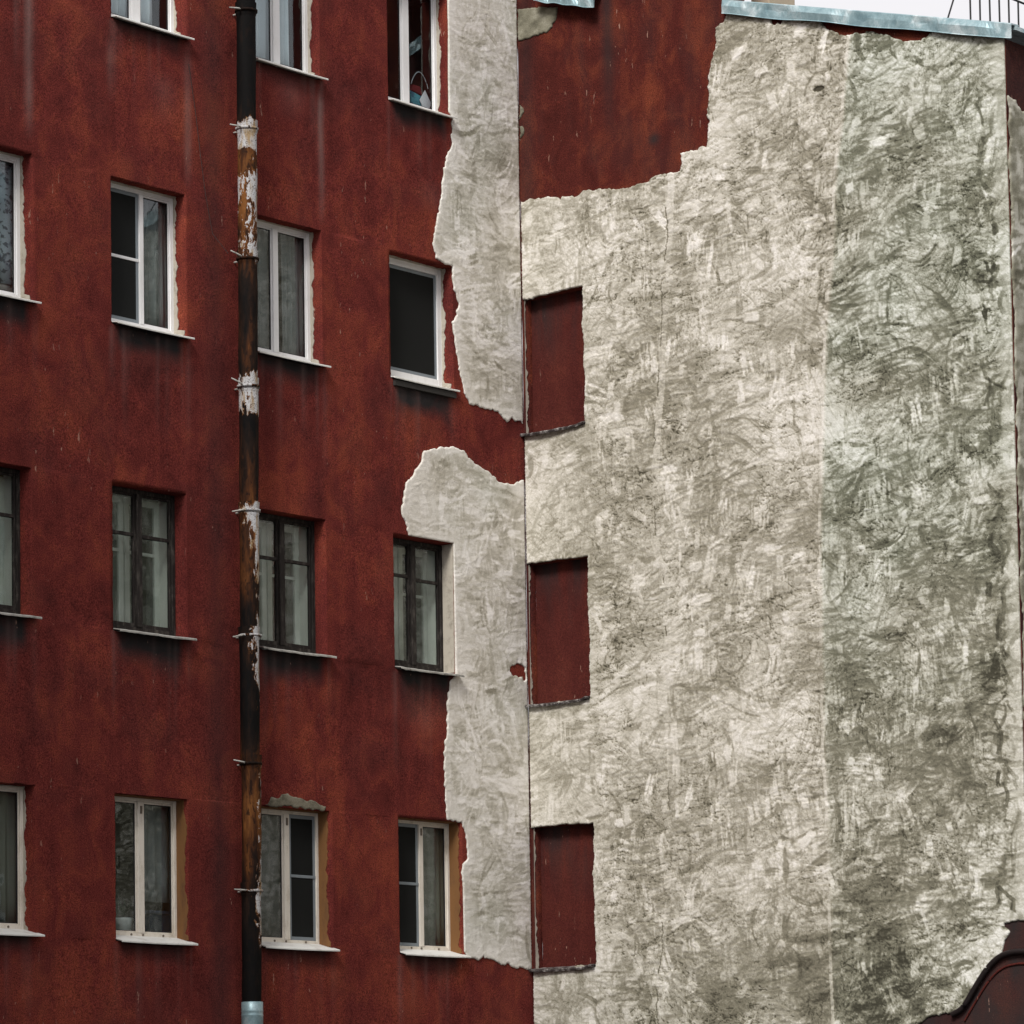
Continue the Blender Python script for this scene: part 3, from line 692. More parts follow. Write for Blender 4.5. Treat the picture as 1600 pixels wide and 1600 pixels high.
# ------------------------------------------------------------------ grey building
WEND = 7.575
FLs = lambda w: 15.975-(w-3.45)*.2866        # underside line of the roof flashing
grey_b = empty('plastered_building', (0, -4, 0), 'building end wall of roughly trowelled grey plaster with three bricked-up windows', 'building')
NICHE = [(.035, 1.05, 11.115, 12.915), (.035, 1.055, 7.555, 9.405), (.05, 1.07, 4.12, 5.965)]
def top_r(a): return np.where(a < 1.43, 17.07-.31*a, np.where(a < 3.47, 99, FLs(a)+.12))
def soot_shade_r(A, B):
    nz = fbm(A.shape[1], A.shape[0], 6, 14, 4)
    s = .75*np.exp(-((A-1.52-.05*(nz-.5))/.10)**2)*np.clip((B-14.6)/1.4, 0, 1)*(.4+nz)
    s = np.maximum(s, .5*np.exp(-((A-1.46)/.16)**2)*np.clip((16.5-B)/.1, 0, 1)*np.clip((B-15.6)/.8, 0, 1)*nz*1.6)
    s = np.maximum(s, .4*np.exp(-((A-.12)/.15)**2)); s = np.maximum(s, .22*np.clip((nz-.5)*5, 0, 1))
    s = np.maximum(s, .9*np.exp(-(((A-2.25)/.10)**2+((B-14.62)/.08)**2)))
    s = np.maximum(s, .78*np.clip((A-5.7)/.3, 0, 1)*np.clip((4.6-B)/.2, 0, 1)*(.5+nz))  # vignette darkness painted into the red foot at lower right
    return np.clip(s, 0, 1)
wall_grid('wall', 'right', 0, WEND, 0, 18.4, .05, NICHE, .15, M['red2'], grey_b, soot_shade_r, None, top_r)

# blind niches
for k, (a0, a1, b0, b1) in enumerate(NICHE):
    n = empty('blind_window', parent=grey_b); n.location = (0, -(a0+a1)/2+4, b0)
    n['label'] = ['bricked-up window painted dull red, uppermost of three', 'bricked-up window painted dull red, middle of three', 'bricked-up window painted dull red, lowest of three'][k]
    d = .03; ga = np.arange(a0, a1+.001, (a1-a0)/36); gb = np.arange(b0, b1+.001, (b1-b0)/60); A, B = np.meshgrid(ga, gb)
    nz = fbm(len(ga), len(gb), 4, 30, 4); hgt = -.148+.012*(fbm(len(ga), len(gb), 9, 9)-.5)
    st = np.clip((B-b0)/(b1-b0), 0, 1); so = .75*np.clip((nz-.33)*2.2, 0, 1)*np.clip((st-.45)/.5, 0, 1)
    idx = np.arange(A.size).reshape(A.shape); q = np.stack([idx[:-1, :-1], idx[1:, :-1], idx[1:, 1:], idx[:-1, 1:]], -1).reshape(-1, 4)
    npmesh('infill', FRAMES['right'](A.ravel(), B.ravel(), hgt.ravel()), q, M['niche'], n, True, {'soot_shade': so, 'chalk': np.zeros(A.shape)})
    # bent tin sill
    v = []; f = []; N = 16; r = random.Random(k)
    for i in range(N+1):
        t = i/N; a = a0-.035+(a1-a0+.05)*t; sag = -.03*math.sin(t*2.6)*(1-t)*(1 if k != 2 else .6)+(.02 if t > .9 else 0)*t+r.uniform(-.004, .004)
        out = .075+.012*math.sin(t*5+k)
        for (x, z) in ((.14, b0+.035), (-out, b0+.008+sag), (-out-.012, b0-.006+sag), (-out-.004, b0-.028+sag), (-out+.012, b0-.024+sag), (-out+.014, b0-.006+sag), (.14, b0+.018)): v.append((x, -a, z))
    for i in range(N):
        for j in range(7): f.append([i*7+j, (i+1)*7+j, (i+1)*7+(j+1) % 7, i*7+(j+1) % 7])
    f.append(list(range(7))[::-1]); f.append(list(range(N*7, N*7+7)))
    npmesh('sill', np.array(v), f, M.setdefault('nsill', grimy('flaking tin sill', (.035, .028, .027), (.50, .47, .45), .6, .85, 12, 1)), n)
    # ragged plaster lip along the corner side
    strip('plaster_lip', (-.001, -a0, b0), (0, 0, 1), (1, 0, 0), b1-b0, lambda t: .022+.014*math.sin(t*7+k)+(.02*(t < .35) if k else 0), .018, (0, -1, 0), M['render_patch'], n, .006, seed=70+k, n=90)

# main plaster coat of the grey facade
REDLINE = [(.026,14.225),(.144,14.215),(.298,14.195),(.430,14.197),(.560,14.181),(.734,14.158),(.896,14.136),(1.058,14.140),(1.241,14.132),(1.486,14.112),(1.719,14.077),(1.908,14.076),(2.098,14.082),(2.203,14.121),(2.297,14.145),(2.536,14.133),(2.675,14.123),(2.696,14.351),(2.871,14.358),(3.004,14.366),(3.111,14.345),(3.136,14.727),(3.157,15.159),(3.193,15.406),(3.247,15.502),(3.301,15.647),(3.296,15.838),(3.358,15.890),(3.430,15.908)]
FLASHRED = [(3.47, 16.02), (4.14, 15.83), (4.165, 15.735), (4.215, 15.685), (4.30, 15.675), (4.36, 15.74), (4.9, 15.60), (4.975, 15.505), (5.07, 15.43), (5.18, 15.35), (5.355, 15.317), (5.46, 15.33), (5.565, 15.288), (5.72, 15.27), (5.876, 15.214), (5.98, 15.15), (6.061, 15.112), (6.153, 15.06), (6.26, 15.05), (6.386, 15.027), (6.5, 15.06), (6.60, 15.10), (7.565, 14.84)]
BR = [(7.565,4.352),(7.25,4.341),(7.318,4.233),(7.244,4.140),(7.195,3.985),(7.027,3.859),(6.883,3.685),(6.758,3.518),(6.659,3.379),(6.495,3.326),(6.295,3.288),(6.112,3.265),(6.010,3.208),(5.937,2.907),(5.7,2.3),(5.6,1.9)]
outl = rag([(.026, 1.9)]+REDLINE+FLASHRED+BR, .010, lock=lambda a, b: max(a[0], b[0]) < .05 or min(a[0], b[0]) > 7.5 or max(a[1], b[1]) < 2.0 or (6.6 < min(a[0], b[0]) and 3.3 < min(a[1], b[1]) < 4.05))
holes = [rag([(a0-.06, b0), (a1, b0), (a1, b1), (a0-.06, b1)], .006, lock=lambda a, b: max(a[0], b[0]) < .05) for (a0, a1, b0, b1) in NICHE]
D = .0112
tw = Trowel(.02, WEND-.005, 1.9, 16.1, D); nx, ny = tw.nx, tw.ny
zs = np.array([3.35, 4.47, 4.95, 5.66, 6.15, 7.37, 8.18, 9.0, 9.42, 10.5, 11.3, 11.86, 13.08, 13.9]); ws = np.array([2.05, 2.13, 2.26, 2.41, 2.34, 2.27, 2.30, 2.27, 2.13, 2.16, 2.26, 2.305, 2.41, 2.51])
z2 = np.array([4.8, 5.58, 6.75, 7.93, 9.1, 10.28, 11.7, 12.63, 13.73, 14.34, 15.28]); w2 = np.array([4.776, 4.769, 4.734, 4.747, 4.741, 4.812, 4.909, 5.031, 5.119, 5.232, 5.354])
wob = .06*(fbm(nx, ny, .5/D, .35/D, 5)-.5)
d1 = tw.A-np.interp(tw.B, zs, ws)+wob; d2 = tw.A-np.interp(tw.B, z2, w2)+wob*.6
big = fbm(nx, ny, 1.3/D, 1.0/D, 4); wr = fbm(nx, ny, .13/D, .035/D, 3); wr2 = fbm(nx, ny, .4/D, .10/D, 4)
smooth_l = np.clip((1.25-tw.A)/.3, 0, 1)                                 # smoother band round the blind windows
greenz = np.clip(d2/.05+.3, 0, 1)
def warped(n, amt, cell):
    """shift a field up and down by a slow noise so that its grain bends"""
    sh = ((fbm(nx, ny, cell/D, cell/D, 2)-.5)*2*amt/D).astype(int)
    return n[(np.arange(ny)[:, None]+sh) % ny, np.arange(nx)[None, :]]
cr1 = warped(fbm(nx, ny, .34/D, .075/D, 4), .35, .9); cr2 = warped(fbm(nx, ny, .16/D, .045/D, 3), .25, .5); cr3 = warped(fbm(nx, ny, .07/D, .16/D, 3), .2, .5)
crease = np.exp(-((cr1-.5)/.013)**2)*np.clip(vnoise(nx, ny, .5/D, .4/D)*3-1.1, 0, 1)
crease += .8*np.exp(-((cr2-.46)/.014)**2)*np.clip(vnoise(nx, ny, .4/D, .3/D)*3-1.2, 0, 1)
crease += .6*np.exp(-((cr3-.5)/.014)**2)*np.clip(vnoise(nx, ny, .5/D, .5/D)*4-2.3, 0, 1)
tw.T += .84+.50*(big-.5)+.10*(wr-.5)+.16*(wr2-.5)
tw.H += .014*(big-.5)+.004*(wr-.5)+.005*(wr2-.5)
rnd = lambda: rng.random()
dens = fbm(nx, ny, 1.1/D, .7/D, 3); dens = (dens-dens.min())/(dens.max()-dens.min())
def hatches(n, L, W, tones, op, horiz, vert, curv, zone=None):
    k = 0
    while k < n:
        ca, cb = rng.uniform(tw.a0, tw.a0+nx*D), rng.uniform(tw.b0, tw.b0+ny*D)
        dn = dens[min(ny-1, int((cb-tw.b0)/D)), min(nx-1, int((ca-tw.a0)/D))]
        p = np.clip((dn-.1)*1.7, .2, 1)*(.9 if ca > 4.8 else 1)*(.75 if ca < 1.3 else 1)
        if zone: p *= zone(ca, cb)
        k += 1
        if rng.random() > p: continue
        q = rng.random(); ang = rng.normal(.13, .2) if q < horiz else (rng.normal(1.57, .22) if q < horiz+vert else rng.uniform(0, 3.14))
        tn = tones[int(rng.integers(len(tones)))]+(0 if ca > 4.8 or tones[0] > .6 else .11)
        tw.hatch(ca, cb, rng.uniform(*L), rng.uniform(*W), ang, rng.normal()*curv, tn, rng.uniform(*op), rng.uniform(-.007, -.002))
hatches(700, (.20, .55), (.08, .18), (.42, .52), (.3, .6), .7, .15, .6)
for rnd_ in range(6):          # layer on layer: dirt-catching drags, then clean pale smears across them
    hatches(480, (.13, .38), (.035, .09), (.12, .22, .32), (.5, .95), .66, .16, 1.7)
    hatches(330, (.2, .55), (.03, .075), (.14, .24), (.45, .9), .85, .05, .6)
    hatches(330, (.08, .26), (.06, .14), (.82, .9, .98), (.4, .85), .3, .55, .3)
    rand_strokes(tw, 120, (.05, .14), (.03, .07), (.84, .9, .97), (.35, .75), .04, .005, (0, .006), .2, .65, 0)
hatches(900, (.10, .30), (.03, .08), (.08, .16, .24), (.35, .75), .5, .22, 2.2, zone=lambda a, b: 1 if a > 4.9 else (.5 if b < 5 else .1))
ck = crease*(1-.55*smooth_l)
tw.T -= .40*ck; tw.H -= .009*ck  # shade of the creases painted into the tone, besides the relief
tw.H += .006*(cr2-.5)+.005*(cr1-.5)
for k in range(150):      # dark mould along the right edge
    tw.stroke(rng.normal(7.33, .12), rng.uniform(4.4, 14.2), rng.uniform(.05, .22), rng.uniform(.015, .05), rng.normal(1.57, .5), rng.normal()*2, rng.uniform(-.1, .15), rng.uniform(.3, .8)*(.25+.75*(math.sin(k*1.7) > -.2)), .12, .003, None)
for (a, b, R, s_) in ((5.0, 3.85, .85, .26), (2.95, 3.55, .55, .22), (5.9, 3.6, .7, .18), (4.2, 4.5, .7, .12), (6.9, 12.1, .5, .28), (6.7, 6.5, .8, .16), (7.2, 7.3, .35, .25), (1.6, 3.6, .6, .18)):
    bl = np.clip(1.15-np.hypot(tw.A-a, (tw.B-b)*1.1)/R+(wr2-.5)*1.6, 0, 1); tw.T -= s_*bl
for (a, b, R) in ((2.96, 3.35, .42), (5.15, 3.55, .62), (6.4, 5.8, .5), (5.6, 9.4, .5), (6.3, 8.0, .6)):   # arm-swing arcs
    for j in range(14):
        r_ = R*rng.uniform(.75, 1.05); th = rng.uniform(.5, 2.5)
        tw.hatch(a+r_*math.cos(th)*1.3, b+r_*math.sin(th), rng.uniform(.12, .26), rng.uniform(.03, .06), th+1.57, -.5/r_, rng.uniform(.12, .35), rng.uniform(.35, .7))
# day joints
tw.T = np.where((d1 > -.02) & (d1 < .10), tw.T+(.82-tw.T)*.55*np.clip(big*2-.4, 0, 1), tw.T)
crk = vnoise(nx, ny, .6/D, .22/D) > .56
d1 = d1+.05*(fbm(nx, ny, .12/D, .07/D, 3)-.5)+.12*(vnoise(nx, ny, 6/D, .6/D)-.5)
tw.T = np.where((np.abs(d1) < .008) & crk, .14, tw.T); tw.H = np.where((np.abs(d1) < .010) & crk, tw.H-.010, tw.H)
tw.H += .007*np.clip(d1/.05, 0, 1)
tw.T = np.where((d2 > -.045) & (d2 < 0), tw.T+(.9-tw.T)*.42*np.clip(2.6*vnoise(nx, ny, .6/D, .3/D)-.7, 0, 1), tw.T); tw.H += .004*np.exp(-((d2+.02)/.02)**2)-.008*np.clip(d2/.03, 0, 1)
# smooth float strip down the right-hand corner and round the blind windows
ec = np.clip((tw.A-7.36+2.5*wob)/.08, 0, 1); tw.T += (.70+.4*(wr2-.5)-tw.T)*ec*.4; tw.H *= (1-.4*ec)
sm = smooth_l*.12; tw.T += (.60+.5*(big-.5)+.2*(wr-.5)-tw.T)*sm; tw.H *= (1-.3*smooth_l)
tw.H *= .68
# spall hole
sp = np.hypot((tw.A-4.87)/.07, (tw.B-14.745)/.03)+(wr2-.5)*1.5; tw.H = np.where(sp < 1, tw.H-.03, tw.H); tw.T = np.where(sp < 1, -.2, tw.T)
zone_r = np.clip(.04+.96*greenz*np.clip((tw.B-4.5)/4.5, .4, 1)*np.clip(.75+.9*(big-.5), 0, 1)+.25*np.clip((5.0-tw.B)/1.5, 0, 1), 0, 1)
sheet('plaster_coat', 'right', tw, [outl], holes, M['plaster'], grey_b, .030, zone_r)
# plaster remnant under the small flashing by the corner, and two crumbs below it
tw = Trowel(0, .8, 14.9, 16.9, .0135); tw.T += .22+.5*(fbm(tw.nx, tw.ny, 12, 8)-.5); tw.H += .012*(fbm(tw.nx, tw.ny, 10, 6)-.5)
for po in ([(.02, 16.80), (.70, 16.68), (.69, 16.64), (.665, 16.52), (.598, 16.441), (.52, 16.389), (.366, 16.37), (.2, 16.371), (.02, 16.377)], [(.02, 15.52), (.06, 15.473), (.092, 15.406), (.02, 15.32)], [(.02, 15.22), (.087, 15.193), (.085, 15.107), (.02, 15.03)]):
    sheet('plaster_remnant', 'right', tw, [rag(po, .007)], [], M['plaster'], grey_b, .022, np.full(tw.T.shape, .35))

# curved near-black moulding where the coat stops above the red foot of the wall
cv = [(5.95, 2.9), (6.02, 3.18), (6.13, 3.24), (6.32, 3.265), (6.5, 3.30), (6.655, 3.36), (6.755, 3.50), (6.88, 3.665), (7.03, 3.845), (7.2, 3.965), (7.4, 4.0), (7.57, 3.99)]
def smooth_curve(p, it=3):
    for _ in range(it):
        q = [p[0]]
        for a, b in zip(p[:-1], p[1:]): q += [tuple(np.array(a)*.75+np.array(b)*.25), tuple(np.array(a)*.25+np.array(b)*.75)]
        p = q+[p[-1]]
    return p
mb = MB(); mb.tube([(-.045, -a, b) for a, b in smooth_curve(cv[4:])], .034, 10); mb.build('curved_moulding', plain('near-black moulding', (.014, .010, .010), .45, .4, 12, 0, .4), grey_b, True)
mb = MB(); mb.tube([(-.012, -a, b-.14) for a, b in smooth_curve(cv[5:])], .014, 8); mb.build('moulding_bead', M['niche'], grey_b, True)

# side face round the right-hand corner
sv = empty('side_face', parent=grey_b); sv.location = (0, -WEND+4, 0)
wall_grid('wall', 'side', 0, 5, 0, 16, .1, [], .1, M['red2'], sv, lambda A, B: .55+0*A, None, lambda a: np.full(a.shape, 14.85))
tw = Trowel(.005, 4.95, 2.0, 14.9, .026); tw.T += .36+.5*(fbm(tw.nx, tw.ny, 18, 18)-.5)+.5*(fbm(tw.nx, tw.ny, 5, 3)-.5); tw.H += .014*(fbm(tw.nx, tw.ny, 8, 5)-.5)
rand_strokes(tw, 1500, (.05, .3), (.02, .06), (.1, .3, .7, .9), (.3, .8), .1, .004, (-.004, .005), .4, .4, 1)
sheet('plaster_coat', 'side', tw, [rag([(.012, 2.0), (4.9, 2.0), (4.9, 13.2), (3.6, 13.5), (2.2, 13.4), (1.4, 13.9), (.30, 13.98), (.18, 14.10), (.012, 14.12)], .012)], [], M['plaster'], sv, .02, np.full(tw.T.shape, .45))

# roof, flashings, taller stack
rf = MB()
def slab(w0, w1, z0, z1, x0, x1, t): rf.quad_box([(x0, -w0, z0), (x1, -w0, z0), (x1, -w1, z1), (x0, -w1, z1), (x0, -w0, z0+t), (x1, -w0, z0+t), (x1, -w1, z1+t), (x0, -w1, z1+t)])
slab(3.49, 7.72, FLs(3.49)+.13, FLs(7.72)+.13, .02, 6, .05); roof = rf.build('roof', M['galv'], grey_b)
def flashing(w0, w1, zf, hgt, out, n, seed, name):
    r = random.Random(seed); v = []; f = []
    for i in range(n+1):
        t = i/n; w = w0+(w1-w0)*t; z = zf(w); d = .012*math.sin(t*13+seed)+.010*math.sin(t*23.7)+.004*math.sin(t*51)+r.uniform(-.0015, .0015); dz = .007*math.sin(t*19+1)
        for (x, zz) in ((.10, z+hgt+.012), (-out+.012, z+hgt), (-out-d*.4, z+hgt-.012), (-out-.012-d*1.6, z+hgt*.55), (-out-.01-d, z+.012+dz), (-out-.022-d, z+dz), (-out+.004-d, z+.006+dz), (-out+.014, z+hgt-.02), (.10, z+hgt-.004)): v.append((x, -w, zz))
    k = 9
    for i in range(n):
        for j in range(k): f.append([i*k+j, (i+1)*k+j, (i+1)*k+(j+1) % k, i*k+(j+1) % k])
    f.append(list(range(k))[::-1]); f.append(list(range(n*k, n*k+k)))
    o = npmesh(name, np.array(v), f, M['galv'], grey_b); return o
flashing(3.44, 7.70, FLs, .195, .07, 90, 3, 'roof_flashing')
flashing(.44, 1.44, lambda w: 16.775-(w-.45)*.31, .19, .16, 24, 8, 'roof_flashing')
mb = MB(); mb.box(.02, .36, -3.47, -1.43, 14.5, 18.38); mb.build('stack_core', M['red2'], grey_b)
mb = MB(); mb.box(-.08, .42, -3.53, -1.36, 18.40, 18.46); mb.build('stack_cap', M['galv'], grey_b)
mb = MB(); mb.box(.2, 6, -7.55, -.02, 0, 14.6); mb.build('core', M['red2'], grey_b)
mb = MB(); mb.quad_box([(.05, -.02, 14.6), (6, -.02, 14.6), (6, -7.5, 14.6), (.05, -7.5, 14.6), (.05, -.02, 16.0), (6, -.02, 16.0), (6, -7.5, 14.75), (.05, -7.5, 14.75)]); mb.build('attic_core', M['red2'], grey_b)
mb = MB(); mb.box(1.05, 1.6, -3.35, -3.05, 15.5, 17.2, .01); ch = mb.build('chimney', plain('buff render', (.42, .34, .25), .9, .2), roof, bevel=.01)
mb = MB(); mb.box(1.0, 1.65, -3.4, -3.0, 17.2, 17.28); mb.build('chimney_cap', M['galv'], grey_b)

# ------------------------------------------------------------------ unseen wings added to shade the lower facades, beside the camera's line of sight
def wing(label, x0, x1, y0, y1, h, faces, mat):
    b = empty('added_shade_wing', ((x0+x1)/2, (y0+y1)/2, 0), label, 'building')
    mb = MB(); mb.box(x0, x1, y0, y1, 0, h); mb.build('wall', mat, b)
    mb = MB(); mb.box(x0-.3, x1+.3, y0-.3, y1+.3, h+.004, h+.12); mb.build('eaves', M['galv'], b)
    cx, cy = (x0+x1)/2, (y0+y1)/2
    mb = MB(); mb.quad_box([(x0-.3, y0-.3, h+.125), (x1+.3, y0-.3, h+.125), (x1+.3, y1+.3, h+.125), (x0-.3, y1+.3, h+.125), (x0+3, y0+3, h+2), (x1-3, y0+3, h+2), (x1-3, y1-3, h+2), (x0+3, y1-3, h+2)]); mb.build('roof', M['galv'], b)
    for axis, c, a0, a1, sg in faces:
        n = int((a1-a0)/2.6)
        for r_ in range(int((h-2)/3.6)):
            for i in range(n):
                a = a0+(i+.5)*(a1-a0)/n; z = 2.2+3.6*r_
                def bx(p, q, z0, z1, d0, d1):
                    m_ = MB(); lo_, hi_ = sorted((c+sg*d0, c+sg*d1))
                    return m_.box(p, q, lo_, hi_, z0, z1) if axis == 'y' else m_.box(lo_, hi_, p, q, z0, z1)
                wn_ = bx(a-.58, a+.58, z, z+1.7, .002, .03).build('window', M['pvc'], b)
                for p, q in ((a-.52, a-.04), (a+.04, a+.52)): bx(p, q, z+.06, z+1.64, .03, .034).build('pane', M['gasket'], wn_)
                bx(a-.66, a+.66, z-.05, z-.004, .002, .12).build('sill', M['silltin'], wn_)
    return b
ochre = plain('weathered ochre render', (.24, .17, .10), .95, .25, 1.5, 0, .2)
wing('ochre rendered wing added outside the picture to shade the yard from the right', -8, 16, -37, -24, 21, (('y', -24, -8, 16, 1), ('x', -8, -37, -24, -1)), ochre)
wing('ochre rendered wing added outside the picture to shade the yard from the left', -39, -23.5, -8, 12, 25, (('x', -23.5, -8, 12, 1), ('y', -8, -39, -23.5, -1)), ochre)

# ------------------------------------------------------------------ roof railing
rail = empty('roof_railing', (.3, -6.7, 15.15), 'black iron railing of thin upright bars on the sheet metal roof', 'railing')
blk = plain('black iron', (.012, .012, .013), .6)
zr = 15.83
mb = MB(); mb.tube([(.35, -6.7, zr), (4.2, -6.7, zr)], .014, 8); mb.build('top_rail', blk, rail)
mb = MB(); mb.tube([(.35, -6.7, 15.28), (4.2, -6.7, 15.28)], .012, 8); mb.build('bottom_rail', blk, rail)
for i in range(18):
    x = .60+.213*i; mb = MB(); mb.tube([(x+random.uniform(-.006, .006), -6.7, 15.14), (x, -6.7, zr)], .0115, 6); mb.build('upright', blk, rail)
mb = MB(); mb.tube([(.36, -6.7, zr), (.33, -6.7, 15.7), (.06, -6.72, 15.22)], .012, 6); mb.build('stay', blk, rail)

# ------------------------------------------------------------------ drainpipe
pipe = empty('drainpipe', (-5.37, -.22, .0), 'rusty drainpipe with flaking white paint running down the red wall', 'drainpipe')
PU = lambda z: 5.296+(15.62-z)*.0052
J = [18.5, 17.1, 15.62, 14.17, 12.58, 11.03, 9.53, 8.03, 6.50, 4.99, 3.58]
def cover(z, th):
    """share of paint left (0 bare .. 1 whole) by height and by side; th=angle, right-hand side of the pipe = 0"""
    rgt = ((math.cos(th-.65)+1)/2)**2.5
    T = [(18, .05), (14.30, .05), (14.24, .30), (14.12, .55), (14.08, .9), (13.88, .85), (13.78, .40), (13.6, .36), (13.45, .60), (13.2, .52), (12.75, .44), (12.62, .52), (12.5, .52), (12.42, .34), (12.2, .20), (11.95, .12), (11.2, .12), (11.1, .5), (10.95, .7), (10.65, .62), (10.5, .25), (10.3, .1), (9.62, .1), (9.5, .5), (9.42, .66), (9.2, .54), (9.0, .44), (8.7, .38), (8.35, .22), (8.1, .35), (7.95, .5), (7.6, .4), (7.2, .25), (6.6, .1), (6.3, .22), (5.6, .28), (5.1, .3), (4.9, .45), (4.6, .42), (4.3, .25), (4.1, .02), (3.6, .02)]
    zz = [t[0] for t in T][::-1]; cc = [t[1] for t in T][::-1]
    c = float(np.interp(z, zz, cc)); k = .36 if z < 9.4 else .12
    return c+k*(rgt-.5)*(0 if z < 4.2 else (c > .08))*1.3
def rustf(z):
    return float(np.interp(z, [3.5, 4.1, 4.4, 5.0, 5.4, 6.3, 7.0, 8.0, 8.7, 9.4, 9.9, 10.5, 11.4, 12.5, 13.0, 13.7, 14.1, 14.4, 18], [.15, .15, .3, .5, .85, .75, .15, .35, .7, .7, .55, .3, .5, .55, .8, .9, .4, .12, .1]))
R0 = .116
for i in range(len(J)-1):
    ox, oy, tl = random.uniform(-.008, .008), random.uniform(-.006, .006), random.uniform(-.006, .006)
    zt, zb = J[i], J[i+1]; N = 48; H = int((zt-zb)/.02); v = []; at1 = []; at2 = []
    for k in range(H+1):
        z = zt-(zt-zb)*k/H; s = zt-z; e = z-zb
        R = R0+.012*max(0, 1-s/.12)**.5*(s < .12)-.004*max(0, 1-e/.2)+.0015*math.sin(z*9)
        if .12 < s < .15: R += .008
        for q in range(N):
            th = 2*math.pi*q/N; dn = .0025*math.sin(3*th+z*4)
            v.append((-PU(z)+ox+tl*(z-zb)+(R+dn)*math.cos(th), -.22+oy+(R+dn)*math.sin(th), z)); at1.append(cover(z, th+1.7)); at2.append(rustf(z))
    v = np.array(v); idx = np.arange(len(v)).reshape(H+1, N); nx_ = np.roll(idx, -1, 1); q = np.stack([idx[:-1], idx[1:], nx_[1:], nx_[:-1]], -1).reshape(-1, 4)
    npmesh('pipe_section', v, q, M['pipe'], pipe, True, {'paint': at1, 'rust': at2})
for i, zb in enumerate(J[1:]):
    if i >= len(J)-2: continue
    z = zb-.10 if zb > 4 else zb; u = PU(z)
    b = empty('bracket', parent=pipe); b.location = (-u+5.37, 0, z)
    mb = MB(); n = 28
    prof = [(R0+.004, -.016), (R0+.022, -.014), (R0+.024, .012), (R0+.006, .016)]
    mb.lathe(prof, (-u, -.22, z), n)
    o = mb.build('clamp_ring', M['pipe'], b, True)
    for nm, val in (('paint', .55 if i in (2, 4, 5, 6, 8) else .2), ('rust', .5)):
        a_ = o.data.attributes.new(nm, 'FLOAT', 'POINT'); a_.data.foreach_set('value', np.full(len(o.data.vertices), val, dtype=np.float32))
    tilt = random.uniform(-.05, .06)
    mb = MB(); mb.tube([(-u-.10, -.24, z), (-u-.17, -.26, z+tilt*.3), (-u-.30, -.235, z+tilt)], [.012, .011, .008], 8); mb.build('clamp_bolt', M['oldsill'], b, True)
    mb = MB(); mb.tube([(-u, -.11, z), (-u, .03, z)], .012, 8); mb.build('wall_pin', M['oldsill'], b, True)
mb = MB(); zb = 3.58; prof = [(R0+.004, 0), (R0+.012, -.005), (R0+.012, -.10), (R0+.016, -.11), (R0+.012, -.12), (R0+.012, -.15), (R0+.016, -.16), (R0+.012, -.17), (R0+.010, -2.9)]
mb.lathe(prof, (-PU(3.5), -.22, zb), 40); mb.build('lower_section', M['galv'], pipe, True)
mb = MB(); mb.tube([(-PU(1), -.22, .72), (-PU(1), -.24, .5), (-PU(1), -.34, .36), (-PU(1), -.5, .26)], R0+.008, 24, False); mb.build('outlet_shoe', M['galv'], pipe, True)

# thin wire hanging down the wall to a pipe bracket
mb = MB(); pts = [(-6.07, -.015, 14.75), (-5.97, -.02, 14.2), (-5.90, -.025, 13.7), (-5.82, -.03, 13.2), (-5.72, -.04, 12.75), (-5.62, -.2, 12.5)]
wire = mb.tube(pts, .004, 6).build('wire', plain('thin dark wire', (.03, .02, .018), .6)); tag(wire, 'thin dark wire hanging across the red wall towards the drainpipe', 'wire')

# ------------------------------------------------------------------ things standing behind the glass
bag = empty('gift_bag', (-1.66, .40, 15.10), 'teal bag with white diamond card and dark red top behind the top window', 'bag')
mb = MB(); mb.quad_box([(-1.83, .34, 15.10), (-1.50, .34, 15.10), (-1.50, .46, 15.10), (-1.83, .46, 15.10), (-1.86, .35, 15.43), (-1.47, .35, 15.36), (-1.47, .45, 15.36), (-1.86, .45, 15.43)]); 
def tealmat():
    t = NT('teal print'); n = t.noise(14, 3); t.set(Base_Color=t.mix(t.range(n, .5, .58), (.10, .34, .42), (.05, .16, .24)), Roughness=.7); return t.m
mb.build('body', tealmat(), bag, bevel=.02)
mb = MB(); mb.quad_box([(-1.84, .36, 15.43), (-1.60, .36, 15.40), (-1.60, .44, 15.40), (-1.84, .44, 15.43), (-1.80, .36, 15.52), (-1.66, .36, 15.52), (-1.66, .44, 15.52), (-1.80, .44, 15.52)]); mb.build('flap', plain('dark red cloth', (.16, .02, .025), .8), bag, bevel=.015)
mb = MB(); c = (-1.60, .325, 15.31); mb.v = [(c[0]-.115, c[1], c[2]+.01), (c[0], c[1], c[2]-.155), (c[0]+.115, c[1], c[2]+.0), (c[0]-.01, c[1], c[2]+.16), (c[0]-.115, c[1]+.006, c[2]+.01), (c[0], c[1]+.006, c[2]-.155), (c[0]+.115, c[1]+.006, c[2]), (c[0]-.01, c[1]+.006, c[2]+.16)]; mb.f = [[0, 1, 2, 3], [7, 6, 5, 4], [0, 4, 5, 1], [1, 5, 6, 2], [2, 6, 7, 3], [3, 7, 4, 0]]; mb.build('card', plain('white card', (.75, .78, .84), .7, .05), bag)
mb = MB(); mb.tube([(-1.80+.34*t, .40, 15.5+.22*math.sin(3.14*t)**.7) for t in np.linspace(0.02, .98, 16)], .006, 6); mb.build('handle', M['tulle'], bag)

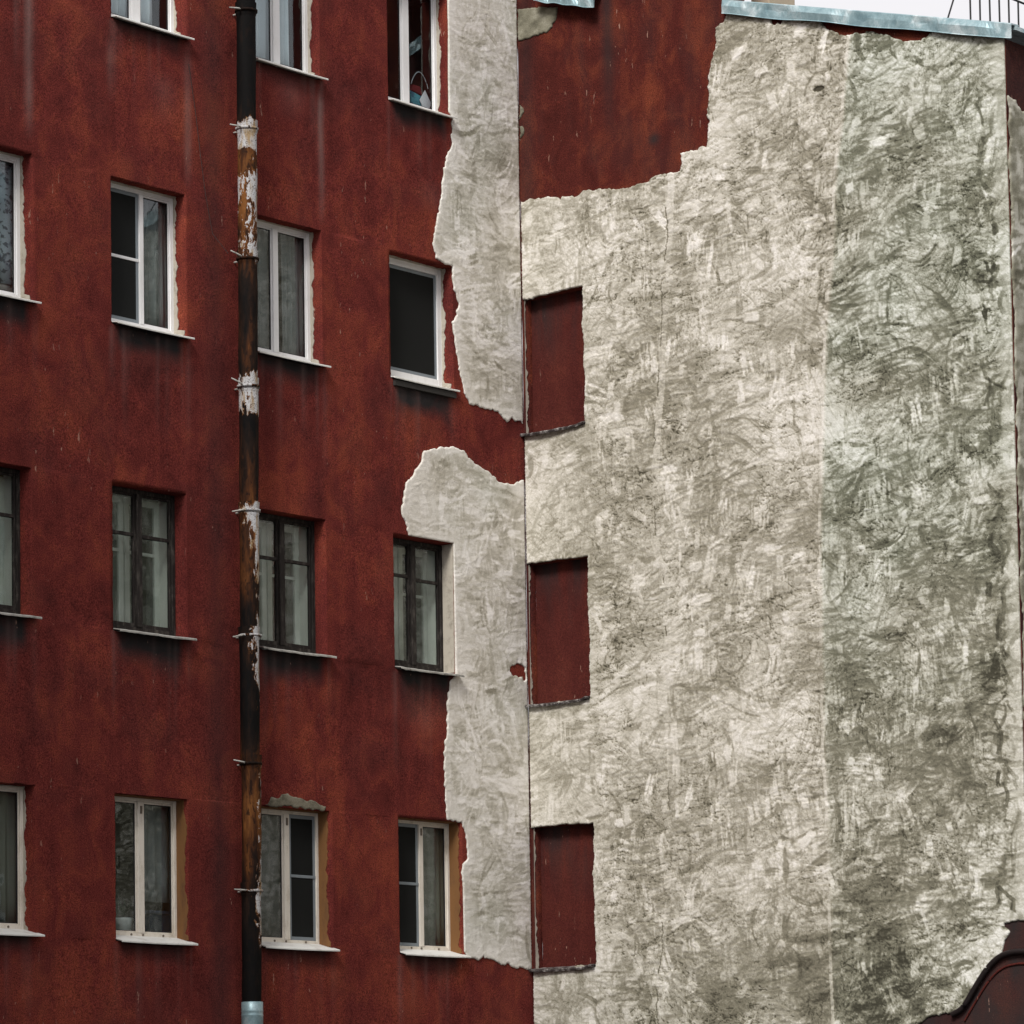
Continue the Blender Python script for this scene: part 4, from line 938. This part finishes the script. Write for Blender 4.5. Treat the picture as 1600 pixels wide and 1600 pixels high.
bun = empty('cloth_bundle', (-8.9, .40, 11.50), 'grey rolled cloth bundle behind the lace at the left edge window', 'bundle')
def lump(cx, cy, cz, rx, ry, rz, seed, n=28):
    r = np.random.default_rng(seed); th = np.linspace(0, 2*np.pi, n, endpoint=False); ph = np.linspace(-1.57, 1.57, n//2); P, T = np.meshgrid(ph, th, indexing='ij')
    w = 1+.10*np.sin(3*T+5*P)+.07*np.sin(7*P+2*T)+.05*np.sin(11*P-3*T)
    V = np.stack([cx+rx*w*np.cos(P)*np.cos(T), cy+ry*w*np.cos(P)*np.sin(T), cz+rz*w*np.sin(P)], -1).reshape(-1, 3); i = np.arange(len(V)).reshape(P.shape); j = np.roll(i, -1, 1)
    return V, np.stack([i[:-1], j[:-1], j[1:], i[1:]], -1).reshape(-1, 4)
V, F = lump(-8.85, .42, 11.65, .28, .09, .16, 1); npmesh('lower_fold', V, F, plain('grey wool', (.24, .23, .22), .95, .4, 9), bun, True)
V, F = lump(-8.88, .41, 11.88, .22, .08, .12, 2); npmesh('upper_fold', V, F, plain('dark wool', (.08, .08, .085), .95, .4, 9), bun, True)

pot = empty('flower_pot', (-7.08, .40, 4.32), 'pale flower pot with dark plant behind the bottom row window', 'flower pot')
mb = MB(); mb.lathe([(.0, 0), (.085, 0), (.115, .18), (.125, .20), (.125, .225), (.11, .225), (.10, .19), (0, .18)], (-7.05, .42, 4.32), 20); mb.build('pot', plain('pale glazed pot', (.50, .56, .55), .4), pot, True)
r = random.Random(3); mb = MB()
for i in range(26):
    a = r.uniform(0, 6.28); L_ = r.uniform(.12, .26); c = Vector((-7.05, .42, 4.53)); t1 = c+Vector((math.cos(a)*.06, math.sin(a)*.04, .10*r.uniform(.5, 1.5))); t2 = c+Vector((math.cos(a)*L_*.6, math.sin(a)*L_*.3, L_*r.uniform(.5, 1)))
    sd = Vector((-math.sin(a), math.cos(a)*.4, .2))*.025; k = len(mb.v); mb.v += [tuple(c), tuple(t1+sd), tuple(t2), tuple(t1-sd)]; mb.f.append([k, k+1, k+2, k+3])
mb.build('leaves', plain('dark leaves', (.02, .04, .025), .7, .3), pot)
cb = empty('storage_crate', (-6.45, .5, 4.32), 'dark blue slatted crate behind the bottom row window pane', 'crate')
mb = MB(); mb.box(-6.66, -6.26, .46, .72, 4.34, 4.62); mb.build('body', plain('navy plastic', (.02, .035, .06), .6), cb, bevel=.01)
mb = MB(); mb.box(-6.68, -6.24, .44, .74, 4.62, 4.66); mb.build('lid', plain('navy lid', (.035, .05, .085), .5), cb, bevel=.008)

for o_, dx in ((bag, .13), (bun, .25), (pot, .22), (cb, .30)): o_.location.x += dx
